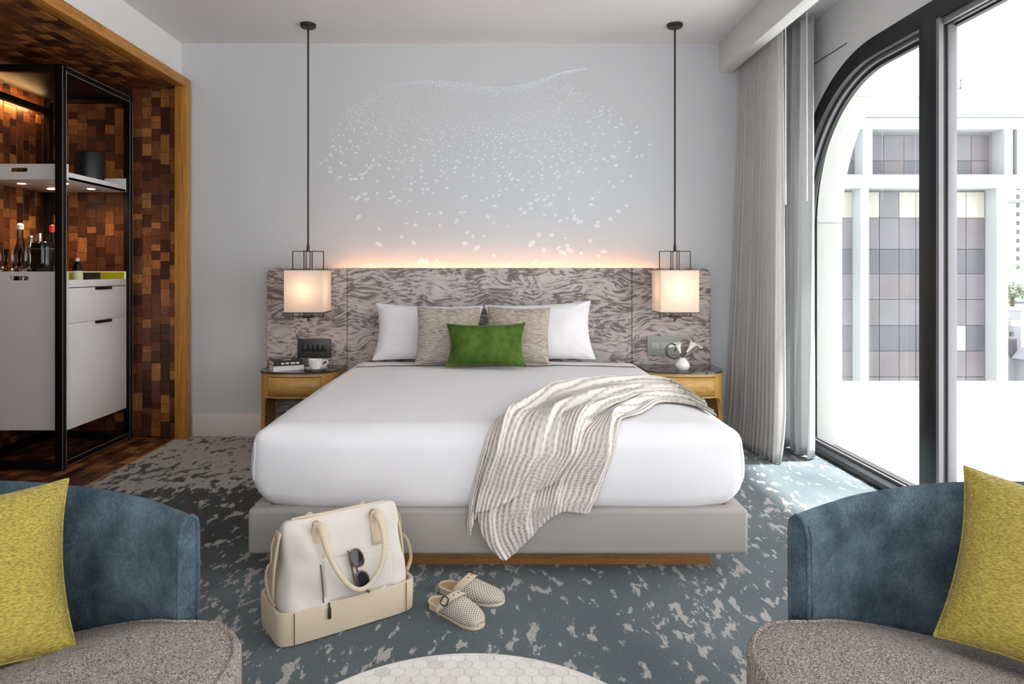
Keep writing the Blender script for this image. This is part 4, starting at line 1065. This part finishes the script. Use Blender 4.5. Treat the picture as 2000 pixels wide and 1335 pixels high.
# ================================================================== COFFEE TABLE
TX, TY, TZ, TR = -0.038, 1.03, 0.45, 0.365
tb = thing('coffee_table', 'round coffee table with a pale hexagon mosaic top', 'table', (TX, TY, 0))
MB().lathe([(0, TZ - 0.035), (TR - 0.006, TZ - 0.035), (TR, TZ - 0.030), (TR, TZ - 0.003), (TR - 0.002, TZ - 0.0006), (TR - 0.005, TZ), (TR - 0.008, TZ - 0.0004), (TR - 0.0082, TZ - 0.0025), (0, TZ - 0.0025)], (TX, TY, 0), 96).build('table_top', M['table_rim'], tb)
MB().lathe([(0, 0), (0.2, 0), (0.205, 0.012), (0.06, 0.03), (0.045, 0.08), (0.045, 0.36), (0.09, TZ - 0.035), (0, TZ - 0.035)], (TX, TY, 0), 40).build('pedestal', M['table_rim'], tb)
hexes = []; a = 0.0165; RR = TR - 0.0085
for j in range(-16, 17):
    for i in range(-15, 16):
        cx_ = (i + 0.5 * (j % 2)) * a * math.sqrt(3); cy_ = j * a * 1.5
        if math.hypot(cx_, cy_) < RR + a * 0.4: hexes.append((cx_, cy_))
hexes.sort(key=lambda p: -p[1]); rest = MB(); hm = {}
for k, (cx_, cy_) in enumerate(hexes):
    pts = []
    for q in range(6):
        x = cx_ + (a - 0.0006) * math.sin(R(60) * q); y = cy_ + (a - 0.0006) * math.cos(R(60) * q); r_ = math.hypot(x, y)
        if r_ > RR: x *= RR / r_; y *= RR / r_
        pts.append((x, y))
    inside = math.hypot(cx_, cy_) + a < RR
    if k < 300:
        if inside and 'm' in hm: me = hm['m']; off = (cx_, cy_)
        else:
            me = MB().prism([(x - cx_, y - cy_) for x, y in pts], TZ - 0.0025, TZ - 0.0003).mesh('hexagon_tile', False); me.materials.append(M['hex'])
            if inside: hm['m'] = me
        o = bpy.data.objects.new('hexagon_tile', me); C.objects.link(o); o.location = (cx_, cy_, 0); o.parent = tb
    else: rest.prism([(x + TX, y + TY) for x, y in pts], TZ - 0.0025, TZ - 0.0003)
rest.build('hexagon_tiles', M['hex'], tb, smooth=False, kind='stuff')

# ================================================================== TRAVEL BAG
bag = thing('travel_bag', 'cream canvas weekender bag with leather base at the foot of the bed', 'bag', (-0.541, 2.4485, 0), R(33.9))
def sup(a, hx_, hy_, e=0.35):
    c, s = math.cos(a), math.sin(a); return hx_ * math.copysign(abs(c) ** e, c), hy_ * math.copysign(abs(s) ** e, s)
def bag_loft(prof, ex=0.3, n=72, wr=0.0, cap=True):
    mb = MB(); vs_ = []; fs = []
    for hx_, hy_, z, cx_ in prof:
        for k in range(n):
            x, y = sup(2 * math.pi * k / n, hx_, hy_, ex); p = Vector((x + cx_, y, z))
            if wr:
                d = wr * (nz((p.x * 7, p.y * 7, p.z * 7), 1, 3) + 0.6 * nz((p.x * 16, p.y * 16, p.z * 16), 1, 5)); p.y += d * (1 if y > 0 else -1) ; p.z += 0.4 * d
            vs_.append(p)
    for i in range(len(prof) - 1):
        for k in range(n): fs.append((i * n + k, i * n + (k + 1) % n, (i + 1) * n + (k + 1) % n, (i + 1) * n + k))
    if cap: fs.append(tuple(reversed(range(n)))); fs.append(tuple((len(prof) - 1) * n + k for k in range(n)))
    return mb.add(vs_, fs)
bb = bag_loft([(0.24, 0.112, 0.0, 0), (0.247, 0.119, 0.005, 0), (0.249, 0.121, 0.03, 0), (0.25, 0.122, 0.108, 0), (0.248, 0.120, 0.112, 0), (0.240, 0.113, 0.111, 0), (0.239, 0.112, 0.09, 0)], 0.25).build('base', M['bag_leather'], bag, local=True)
for x in (-0.20, 0.203): MB().box((x, -0.1228, 0.002), (x + 0.0025, -0.121, 0.110)).build('base_seam', M['bag_dark'], bb, local=True, smooth=False)
prof = []
for k in range(25):
    q = k / 24; z = 0.095 + 0.268 * q
    hy_ = 0.108 * (1 - q) ** 0.75 + 0.018 + 0.012 * math.sin(math.pi * q)
    prof.append((0.232 - 0.030 * q + 0.006 * math.sin(q * 9), hy_ * 0.9, z + 0.0, 0.006 * q))
prof += [(0.196, 0.014, 0.368, 0.006), (0.17, 0.006, 0.371, 0.006)]
bd = bag_loft(prof, 0.32, 96, 0.019).build('body', M['canvas'], bag, local=True, angle=70)
def face_y(z): q = max(0, min(1, (z - 0.095) / 0.268)); return -0.9 * (0.108 * (1 - q) ** 0.75 + 0.018 + 0.012 * math.sin(math.pi * q))
# front pocket with its zip, piping line on the left end, top zip
def pk(u, v):
    x = -0.095 + 0.255 * u; z = 0.115 + 0.135 * v - 0.02 * u * v; return (x, face_y(z) - 0.007 - 0.003 * math.sin(math.pi * u) * math.sin(math.pi * v), z)
pko = MB().grid(pk, 20, 12).build('front_pocket', M['canvas'], bag, local=True, angle=80); m_ = pko.modifiers.new('thickness', 'SOLIDIFY'); m_.thickness = 0.006
MB().tube([(-0.1, face_y(z) - 0.010, z) for z in (0.118, 0.15, 0.19, 0.235)], 0.0022, 6).build('pocket_zip', M['bag_dark'], bag, local=True)
MB().tube([(-0.17 + 0.345 * k / 12, -0.001, 0.3725 + 0.001 * math.sin(k)) for k in range(13)], 0.004, 6).build('top_zip', M['bag_leather'], bag, local=True)
MB().box((-0.088, -0.129, 0.062), (-0.076, -0.125, 0.100), 0.002).tube([(-0.082, -0.126, 0.10), (-0.082, -0.124, 0.115)], 0.003, 6).build('zip_pull', M['gunmetal'], bag, local=True)
# handle tabs, rings and the front carrying handle that has fallen forward
for x in (-0.098, 0.112):
    tab = MB().grid(lambda u, v: (x - 0.017 + 0.034 * u, face_y(0.255 + 0.09 * v) - 0.010, 0.255 + 0.09 * v), 2, 6).build('handle_tab', M['bag_leather'], bag, local=True); m_ = tab.modifiers.new('thickness', 'SOLIDIFY'); m_.thickness = 0.005
    MB().tube([(x + 0.012 * math.cos(2 * math.pi * k / 16), face_y(0.352) - 0.012, 0.352 + 0.012 * math.sin(2 * math.pi * k / 16)) for k in range(16)], 0.002, 6, closed=True).build('ring', M['gold'], bag, local=True)
hp = catmull([(-0.098, -0.050, 0.30), (-0.098, -0.052, 0.345), (-0.088, -0.072, 0.345), (-0.080, -0.100, 0.285), (-0.055, -0.126, 0.215), (-0.015, -0.140, 0.160), (0.025, -0.145, 0.140), (0.070, -0.140, 0.158), (0.110, -0.128, 0.210), (0.128, -0.102, 0.285), (0.122, -0.074, 0.345), (0.112, -0.052, 0.350), (0.112, -0.050, 0.30)], 80)
rad = [0.016 if k < 12 or k > 68 else (0.0085 if 24 < k < 56 else 0.0085 + 0.0075 * (abs(k - 40) - 16) / 12) for k in range(81)]
MB().tube(hp, rad, 10, flat=0.5, up=(0, -1, 0.3)).build('front_handle', M['bag_leather'], bag, local=True, angle=60)
hp2 = [(p[0] * 0.95, -p[1], p[2]) for p in hp]
MB().tube(hp2, rad, 10, flat=0.5, up=(0, 1, 0.3)).build('rear_handle', M['bag_leather'], bag, local=True, angle=60)
for sg in (-1, 1):                                           # gusset strips, side straps and pull tabs
    st = MB().grid(lambda u, v: (sg * (0.242 - 0.026 * v + 0.008 * math.sin(math.pi * v)), (-0.022 + 0.044 * u) * (1.5 - 0.5 * v), 0.12 + 0.22 * v), 4, 12).build('gusset', M['bag_leather'], bag, local=True); m_ = st.modifiers.new('thickness', 'SOLIDIFY'); m_.thickness = 0.006
    MB().tube(catmull([(sg * 0.243, -0.05, 0.12), (sg * 0.262, -0.045, 0.16), (sg * 0.262, -0.02, 0.21), (sg * 0.248, 0.0, 0.235)], 14), 0.013, 8, flat=0.25, up=(sg, 0, 0)).build('side_strap', M['bag_leather'], bag, local=True)
    MB().tube([(sg * 0.228, 0.0, 0.325), (sg * 0.238, -0.004, 0.30), (sg * 0.240, -0.006, 0.245)], 0.007, 8, flat=0.35, up=(sg, 0, 0)).build('pull_tab', M['bag_leather'], bag, local=True)
    MB().tube([(sg * (0.230 + 0.008 * math.cos(2 * math.pi * k / 12)), 0.0, 0.332 + 0.008 * math.sin(2 * math.pi * k / 12)) for k in range(12)], 0.0016, 6, closed=True).build('ring', M['gold'], bag, local=True)

# --- sunglasses hooked over the pocket edge, hanging upright
sg_o = thing('sunglasses', 'tortoiseshell sunglasses hanging down the front of the bag', 'sunglasses', (-0.541, 2.4485, 0), R(33.9))
M['tortoise'] = plain('tortoiseshell', rgb(92, 76, 60), 0.25, var=0.6, vscale=90)
def sgp(u, v): return Vector((0.030 + u - 0.18 * (v - 0.2) , face_y(v) - 0.020 - 0.25 * abs(u), v))
for zc_, nm in ((0.233, 'upper'), (0.162, 'lower')):
    ring = []
    for k in range(28):
        a_ = 2 * math.pi * k / 28; ring.append(sgp(0.021 * math.copysign(abs(math.cos(a_)) ** .75, math.cos(a_)), zc_ + 0.027 * math.copysign(abs(math.sin(a_)) ** .85, math.sin(a_))))
    MB().tube(ring, 0.0032, 6, closed=True).build('rim', M['tortoise'], sg_o, local=True)
    MB().add([p + Vector((0, 0.001, 0)) for p in ring], [tuple(range(28))]).build('lens', M['lens'], sg_o, local=True, smooth=False)
MB().tube([sgp(-0.008, 0.206), sgp(-0.012, 0.1975), sgp(-0.008, 0.189)], 0.003, 6).build('bridge', M['tortoise'], sg_o, local=True)
MB().bar(sgp(-0.024, 0.262), sgp(-0.03, 0.132) + Vector((0, 0.004, 0)), 0.004, 0.010).build('temple', M['tortoise'], sg_o, local=True, smooth=False)
MB().bar(sgp(-0.010, 0.137), sgp(0.014, 0.118), 0.004, 0.008).build('temple', M['tortoise'], sg_o, local=True, smooth=False)

# ================================================================== CLOGS
def clog(label, toe, heel, mirror):
    toe = Vector(toe); heel = Vector(heel); d = toe - heel; L = d.length; rz = math.atan2(d.y, d.x)
    t = thing('woven_clog', label, 'shoe', (heel.x, heel.y, 0), rz, 'pair of woven clogs')
    def half(s):                                             # half-width of the last, s 0 heel .. 1 toe
        return 0.030 + 0.017 * math.sin(min(1, s / 0.72) * R(90)) if s < 0.72 else 0.047 * max(0.0, 1 - ((s - 0.72) / 0.285) ** 2.4) ** 0.5
    def heelw(s): return half(s) * (1 if s > 0.12 else max(0.02, 1 - ((0.12 - s) / 0.12) ** 2.2) ** 0.5)
    ax = lambda s: mirror * 0.012 * math.sin(s * 2.6)
    out = [(s * L, ax(s) + heelw(s)) for s in [k / 40 for k in range(41)]] + [(s * L, ax(s) - heelw(s)) for s in [k / 40 for k in range(40, -1, -1)]]
    MB().prism(out, 0.0, 0.016).build('sole', M['clog_sole'], t, local=True, angle=40)
    MB().prism([(x * 0.985 + 0.002, y * 0.90) for x, y in out], 0.016, 0.021).build('insole', M['insole'], t, local=True, angle=40)
    rim = [(s * L, ax(s) + q * heelw(s)) for q, ss in ((1, range(16, -1, -1)), (-1, range(0, 17))) for s in [k / 40 for k in ss]]
    MB().tube([(x, y, 0.022) for x, y in rim], 0.0045, 6).build('heel_rim', M['clog_sole'], t, local=True)
    uvs = []
    def hgt(s): return 0.070 - 0.036 * max(0, (s - 0.40) / 0.6) ** 1.1
    def vamp(u, v):
        s = 0.36 + 0.64 * u; a = (v - 0.5) * math.pi; hw = heelw(s) + 0.004 * (1 - u)
        y = ax(s) + hw * math.copysign(abs(math.sin(a)) ** 0.85, math.sin(a)); z = 0.012 + (hgt(s) - 0.012) * abs(math.cos(a)) ** 0.72 * (1 if u < 0.8 else max(0.0, 1 - ((u - 0.8) / 0.2) ** 2.6) ** 0.5)
        uvs.append((s * 2.0, v * 1.05)); return (s * L + (0.03 * (1 - u) * abs(math.cos(a))), y, z)
    mb = MB().grid(vamp, 36, 30); mb.uv = uvs
    vo = mb.build('woven_upper', M['woven'], t, local=True, angle=70); m_ = vo.modifiers.new('thickness', 'SOLIDIFY'); m_.thickness = 0.003; m_.offset = 1
    def band(u, v):                                          # instep strap behind the upper
        s = 0.27 + 0.13 * u; a = (v - 0.5) * math.pi; hw = heelw(s) + 0.007
        return (s * L + 0.045 * abs(math.cos(a)), ax(s) + hw * math.copysign(abs(math.sin(a)) ** .85, math.sin(a)), 0.014 + (0.079 - 0.004 * u - 0.014) * abs(math.cos(a)) ** 0.7)
    so_ = MB().grid(band, 6, 30).build('instep_strap', M['clog_sole'], t, local=True, angle=70); m_ = so_.modifiers.new('thickness', 'SOLIDIFY'); m_.thickness = 0.003; m_.offset = 1
    bs = 1 if mirror > 0 else -1; bc = Vector(band(0.5, 0.5 - 0.30 * bs)); nrm = Vector((0, -0.86 * bs, 0.5)); ux = Vector((0.55, 0.0, 0.0)).normalized(); uy = nrm.cross(ux).normalized() * bs
    MB().tube([bc + nrm * 0.006 + ux * (0.017 * math.copysign(abs(math.cos(q)) ** .6, math.cos(q))) + uy * (0.014 * math.copysign(abs(math.sin(q)) ** .6, math.sin(q))) for q in [2 * math.pi * k / 20 for k in range(20)]], 0.0024, 6, closed=True).build('buckle', M['gunmetal'], t, local=True)
    MB().tube([bc + nrm * 0.005 + uy * 0.012 + ux * 0.0, bc + nrm * 0.006, bc + nrm * 0.004 - uy * 0.020 - ux * 0.012, bc + nrm * 0.002 - uy * 0.040 - ux * 0.022], [0.009, 0.0095, 0.0095, 0.008], 8, flat=0.3, up=nrm).build('strap_end', M['clog_sole'], t, local=True)
    ho = MB()
    for q in range(4):
        p = Vector(band(0.5, 0.40 + 0.11 * q)); ho.lathe([(0, 0), (0.0032, 0), (0.0032, 0.0012), (0, 0.0012)], p + Vector((0, 0, 0.0034)), 8)
    ho.build('strap_holes', M['bag_dark'], so_, local=True, smooth=False)
clog('cream woven clog lying nearer the camera, buckle side showing', (-0.040, 2.352, 0), (-0.218, 2.530, 0), 1)
clog('cream woven clog lying farther back beside the bed', (0.048, 2.540, 0), (-0.196, 2.650, 0), -1)

# ================================================================== BAR SHELVING UNIT
UX0, UX1, UY0, UY1, UZ = -3.235, -2.612, 4.205, 5.035, 2.478
un = thing('bar_unit', 'tall black metal bar unit standing in the walnut alcove', 'shelving unit', ((UX0 + UX1) / 2, (UY0 + UY1) / 2, 0))
PW = 0.045
for x, y in ((UX0, UY0), (UX0, UY1 - PW), (UX1 - PW, UY0), (UX1 - PW, UY1 - PW)):
    p_ = box('post', (x, y, 0.0), (x + PW, y + PW, UZ), M['black_metal'], un, bevel=0.002)
    if x > -3: 
        for e in (x + PW - 0.0005,): MB().box((e, y + 0.002, 0.01), (e + 0.0012, y + 0.006, UZ - 0.01)).box((e, y + PW - 0.006, 0.03), (e + 0.0012, y + PW - 0.002, UZ - 0.03)).build('edge_strip', M['steel_edge'], p_, smooth=False)
for z in (0.012, UZ - PW):
    for x in (UX0, UX1 - PW):
        zz = z - 0.09 if (x == UX0 and z > 1) else z
        r_ = box('rail', (x + 0.002, UY0 + PW, zz), (x + PW - 0.002, UY1 - PW, zz + PW - 0.002), M['black_metal'], un, bevel=0.002)
        if x > -3: MB().box((x + PW - 0.0025, UY0 + PW, zz + 0.003), (x + PW - 0.0012, UY1 - PW, zz + 0.006)).box((x + PW - 0.0025, UY0 + PW, zz + PW - 0.007), (x + PW - 0.0012, UY1 - PW, zz + PW - 0.004)).build('edge_strip', M['steel_edge'], r_, smooth=False)
    for y in (UY0, UY1 - PW):
        box('rail', (UX0 + PW, y + 0.002, z), (UX1 - PW, y + PW - 0.002, z + PW - 0.002), M['black_metal'], un, bevel=0.002)
box('top_panel', (UX0 + 0.01, UY0 + 0.01, UZ - 0.018), (UX1 - 0.01, UY1 - 0.01, UZ - 0.004), M['black_metal'], un)

def slotted(x0, x1, z0, z1, y0, y1, sx, sz, sw, shh):
    """end panel with a stadium-shaped hand hole"""
    N = 12; r = shh / 2
    hole = [(sx + sw / 2 - r + r * math.cos(R(-90 + 180 * k / N)), sz + r * math.sin(R(-90 + 180 * k / N))) for k in range(N + 1)] + [(sx - sw / 2 + r + r * math.cos(R(90 + 180 * k / N)), sz + r * math.sin(R(90 + 180 * k / N))) for k in range(N + 1)]
    def proj(x, z):
        dx, dz = x - sx, z - sz; k = 1e9
        if dx > 0: k = min(k, (x1 - sx) / dx)
        if dx < 0: k = min(k, (x0 - sx) / dx)
        if dz > 0: k = min(k, (z1 - sz) / dz)
        if dz < 0: k = min(k, (z0 - sz) / dz)
        return (sx + dx * k, sz + dz * k)
    ang = lambda p: math.atan2(p[1] - sz, p[0] - sx)
    hole.sort(key=ang); cor = [(x0, z0), (x1, z0), (x1, z1), (x0, z1)]
    mb = MB(); n = len(hole)
    for k in range(n):
        a, b = hole[k], hole[(k + 1) % n]; pa, pb = proj(*a), proj(*b); mid = [c for c in cor if (ang(a) < ang(c) < ang(b)) or (k == n - 1 and (ang(c) > ang(a) or ang(c) < ang(b)))]
        mid.sort(key=lambda c: (ang(c) - ang(a)) % (2 * math.pi))
        poly = [a, pa] + mid + [pb, b]
        for y in (y0, y1): mb.add([(x, y, z) for x, z in poly], [tuple(range(len(poly)))])
        mb.add([(a[0], y0, a[1]), (b[0], y0, b[1]), (b[0], y1, b[1]), (a[0], y1, a[1])], [(0, 1, 2, 3)])
    for k in range(4):
        a, b = cor[k], cor[(k + 1) % 4]; mb.add([(a[0], y0, a[1]), (b[0], y0, b[1]), (b[0], y1, b[1]), (a[0], y1, a[1])], [(0, 1, 2, 3)])
    return mb
# upper tray
TX0, TX1, TY0, TY1 = -3.24, -2.638, 4.312, 4.985
ut = thing('tray_shelf', 'white tray shelf with hand holes at the top of the bar unit', 'tray', ((TX0 + TX1) / 2, 4.65, 1.785))
box('tray_floor', (TX0, TY0, 1.785), (TX1, TY1, 1.803), M['lacquer'], ut, bevel=0.001)
slotted(TX0, TX1, 1.785, 1.882, TY0 - 0.018, TY0, -2.94, 1.845, 0.115, 0.026).build('end_panel', M['lacquer'], ut, smooth=False)
slotted(TX0, TX1, 1.785, 1.882, TY1, TY1 + 0.018, -2.94, 1.845, 0.115, 0.026).build('end_panel', M['lacquer'], ut, smooth=False)
box('front_lip', (TX1 - 0.016, TY0, 1.785), (TX1, TY1, 1.832), M['lacquer'], ut, bevel=0.001)
box('back_lip', (TX0, TY0, 1.785), (TX0 + 0.016, TY1, 1.832), M['lacquer'], ut, bevel=0.001)
for x, y in ((-2.78, 4.50), (-2.78, 4.80), (-3.06, 4.50), (-3.06, 4.80)):
    MB().lathe([(0, 1.7835), (0.022, 1.7835), (0.024, 1.785), (0, 1.785)], (x, y, 0), 20).build('downlight', M['spot_on'], ut)
    l = bpy.data.lights.new('downlight', 'SPOT'); l.energy = 2.2; l.color = (1, 0.68, 0.36); l.spot_size = R(150); l.spot_blend = 0.8; l.shadow_soft_size = 0.02
    lo_ = bpy.data.objects.new('downlight_lamp', l); C.objects.link(lo_); lo_.parent = ut; lo_.location = Vector((x, y, 1.78)) - Vector(((TX0 + TX1) / 2, 4.65, 1.785))
# light strip on the rear upper rail, washing down the back of the alcove
box('light_strip', (UX0 - 0.006, UY0 + PW, UZ - PW - 0.062), (UX0 - 0.001, UY1 - PW, UZ - PW - 0.048), emit('amber_strip', (1.0, 0.60, 0.24, 1), 22.0), un, label='amber light strip behind the rear upper rail')
# cabinet with drawer, door and tray top
cb = thing('minibar_cabinet', 'white lacquered minibar cabinet hung in the bar unit', 'cabinet', ((TX0 + TX1) / 2, 4.65, 0.228))
slotted(TX0, TX1, 0.228, 1.213, TY0 - 0.018, TY0, -2.94, 1.172, 0.125, 0.028).build('end_panel', M['lacquer'], cb, smooth=False)
fe = box('end_panel', (TX0, TY1, 0.228), (TX1, TY1 + 0.018, 1.213), M['lacquer'], cb)
box('green_lining', (TX0 + 0.01, TY1 - 0.004, 1.15), (TX1 - 0.012, TY1, 1.208), M['green_lacquer'], fe)
box('carcass', (TX0, TY0, 0.228), (TX1 - 0.020, TY1, 1.10), M['lacquer'], cb)
box('tray_floor', (TX0, TY0, 1.10), (TX1 - 0.002, TY1, 1.118), M['plate_key'], cb)
box('front_lip', (TX1 - 0.016, TY0, 1.114), (TX1, TY1, 1.160), M['lacquer'], cb, bevel=0.001)
dw = box('drawer', (TX1 - 0.020, TY0 + 0.003, 0.890), (TX1, TY1 - 0.002, 1.109), M['lacquer'], cb, bevel=0.001)
box('handle', (TX1 - 0.002, 4.60, 1.092), (TX1 + 0.016, 4.78, 1.1095), M['black_metal'], dw, bevel=0.002)
do = box('door', (TX1 - 0.020, TY0 + 0.003, 0.228), (TX1, TY1 - 0.002, 0.885), M['lacquer'], cb, bevel=0.001)
box('handle', (TX1 - 0.002, 4.60, 0.868), (TX1 + 0.016, 4.78, 0.8855), M['black_metal'], do, bevel=0.002)

# --- things on the trays
sp = thing('speaker', 'black cylindrical speaker on the white tray shelf', 'speaker', (-2.745, 4.72, 1.803))
MB().lathe([(0, 0), (0.082, 0), (0.089, 0.006), (0.090, 0.02), (0.090, 0.208), (0.086, 0.220), (0.074, 0.224), (0, 0.221)], (0, 0, 0), 48).build('grille', M['plastic_black'], sp, local=True)
MB().lathe([(0, 0.2215), (0.070, 0.2245), (0.072, 0.222)], (0, 0, 0), 40, cap=False).build('top_disc', M['plate_key'], sp, local=True)
rb = thing('remote_tray', 'small metal clip dish beside the speaker', 'dish', (-2.70, 4.90, 1.803))
MB().box((-0.05, -0.03, 0), (0.04, 0.03, 0.012), 0.003).build('dish', M['steel'], rb, local=True)
ZF = 1.118
def bottle(name, label, x, y, prof, mat, cap, capmat, labels=(), cat='bottle'):
    zs = {'dark bottle with a red': 1.16, 'dark bottle with a gre': 1.16, 'short bottle with a wh': 1.25}.get(label[:22], 1.0) if len(label) > 22 else 1.0
    sz = lambda P: [(r, z * zs) for r, z in P]
    prof = sz(prof); cap = sz(cap) if cap else cap; labels = [(sz(a), b) for a, b in labels]
    t = thing(name, label, cat, (x, y, ZF), group='bottles and glasses on the minibar')
    MB().lathe(prof, (0, 0, 0), 24).build('glass', mat, t, local=True)
    if cap: MB().lathe(cap, (0, 0, 0), 20).build('cap', capmat, t, local=True)
    for lp, lm in labels: MB().lathe(lp, (0, 0, 0), 24, cap=False).build('label', lm, t, local=True)
W_ = [(0, 0), (0.036, 0), (0.037, 0.01), (0.037, 0.19), (0.028, 0.225), (0.014, 0.25), (0.0135, 0.30), (0, 0.30)]
bottle('water_bottle', 'clear glass bottle with a white stopper on the minibar', -3.085, 4.525, [(0, 0), (0.042, 0), (0.043, 0.01), (0.043, 0.20), (0.03, 0.25), (0.017, 0.30), (0.016, 0.38), (0, 0.38)], M['bottle_clear'], [(0, 0.37), (0.020, 0.37), (0.021, 0.40), (0.012, 0.41), (0, 0.41)], M['ceramic'])
bottle('cocktail_shaker', 'steel cocktail shaker behind the wine glasses', -3.10, 4.65, [(0, 0), (0.036, 0), (0.042, 0.02), (0.047, 0.20), (0.043, 0.24), (0.024, 0.27), (0, 0.27)], M['steel'], [(0, 0.27), (0.022, 0.27), (0.022, 0.325), (0.016, 0.335), (0, 0.335)], M['steel'], (), 'shaker')
bottle('wine_bottle', 'dark bottle with a red cap beside the black post', -2.912, 4.585, [(0, 0), (0.037, 0), (0.038, 0.2), (0.03, 0.24), (0.016, 0.27), (0.015, 0.33), (0, 0.33)], M['bottle_dark'], [(0, 0.305), (0.018, 0.305), (0.019, 0.345), (0, 0.35)], M['red_cap'])
bottle('wine_bottle', 'dark bottle with a grey foil neck behind the ice bucket', -3.137, 4.80, W_, M['bottle_dark'], [(0, 0.24), (0.017, 0.24), (0.016, 0.31), (0, 0.312)], M['steel'])
bottle('wine_bottle', 'short bottle with a white label behind the ice bucket', -3.02, 4.72, [(0, 0), (0.034, 0), (0.035, 0.2), (0.02, 0.235), (0.016, 0.27), (0, 0.27)], M['bottle_dark'], None, None, [([(0.0355, 0.16), (0.0357, 0.20), (0.0215, 0.236)], M['book_white'])])
bottle('liqueur_bottle', 'small bottle with cream label and red capped neck right of the post', -2.695, 4.50, [(0, 0), (0.030, 0), (0.031, 0.01), (0.031, 0.11), (0.022, 0.14), (0.010, 0.165), (0.0095, 0.21), (0, 0.21)], M['bottle_dark'], [(0, 0.185), (0.0112, 0.185), (0.011, 0.214), (0, 0.216)], M['red_cap'], [([(0.0316, 0.025), (0.0316, 0.10)], M['label_cream']), ([(0.0118, 0.150), (0.0112, 0.183)], M['book_white'])])
bottle('snack_tin', 'small green tin beside the cream-labelled bottle', -2.755, 4.47, [(0, 0), (0.026, 0), (0.027, 0.004), (0.027, 0.075), (0, 0.078)], M['label_green'], None, None, (), 'tin')
ib = thing('ice_bucket', 'black ice bucket next to the wine glasses', 'bucket', (-2.875, 4.43, ZF))
MB().lathe([(0, 0), (0.058, 0), (0.062, 0.006), (0.066, 0.255), (0.062, 0.277), (0.05, 0.285), (0, 0.285)], (0, 0, 0), 36).build('body', M['bottle_dark'], ib, local=True)
MB().tube([(0.067 * math.cos(2 * math.pi * k / 32), 0.067 * math.sin(2 * math.pi * k / 32), 0.24) for k in range(32)], 0.002, 6, closed=True).build('rim', M['steel_edge'], ib, local=True)
def goblet(x, y, label, k=1.0):
    t = thing('wine_glass', label, 'glass', (x, y, ZF), group='wine glasses on the minibar')
    MB().lathe([(0, 0.10), (0.012, 0.103), (0.030, 0.12), (0.040, 0.15), (0.041, 0.18), (0.034, 0.24 * k)], (0, 0, 0), 28, cap=False).build('bowl', M['drink_glass'], t, local=True)
    MB().lathe([(0, 0), (0.034, 0), (0.034, 0.003), (0.006, 0.008), (0.0035, 0.05), (0.006, 0.098), (0, 0.10)], (0, 0, 0), 24).build('stem', M['drink_glass'], t, local=True)
goblet(-3.155, 4.43, 'wine glass at the far left edge of the minibar')
goblet(-3.07, 4.43, 'wine glass in front of the clear bottle')
goblet(-2.985, 4.43, 'wine glass just left of the ice bucket', 1.02)
def tumbler(x, y, label):
    t = thing('tumbler', label, 'glass', (x, y, ZF), group='tumblers on the minibar')
    MB().lathe([(0, 0.008), (0.028, 0.008), (0.0305, 0.09), (0.033, 0.105), (0.0335, 0.105), (0.031, 0), (0, 0)], (0, 0, 0), 28, cap=False).build('wall', M['drink_glass'], t, local=True)
    MB().lathe([(0, 0.0), (0.031, 0), (0.031, 0.012), (0, 0.012)], (0, 0, 0), 24).build('foot', M['steel'], t, local=True)
for k, (x, lab) in enumerate(((-3.085, 'tumbler nearest the left edge in the front row'), (-3.015, 'second tumbler from the left in the front row'), (-2.945, 'tumbler in front of the ice bucket'))): tumbler(x, 4.345, lab)
cd = thing('amenity_box', 'small black box leaning in the green-lined tray', 'box', (-2.682, 4.645, ZF))
MB().box((-0.018, -0.075, 0), (0.018, 0.065, 0.088), 0.002).build('carton', M['plastic_black'], cd, local=True)
MB().box((0.018, -0.07, 0.030), (0.0186, 0.06, 0.036)).build('band', M['plate_grey'], cd, local=True)
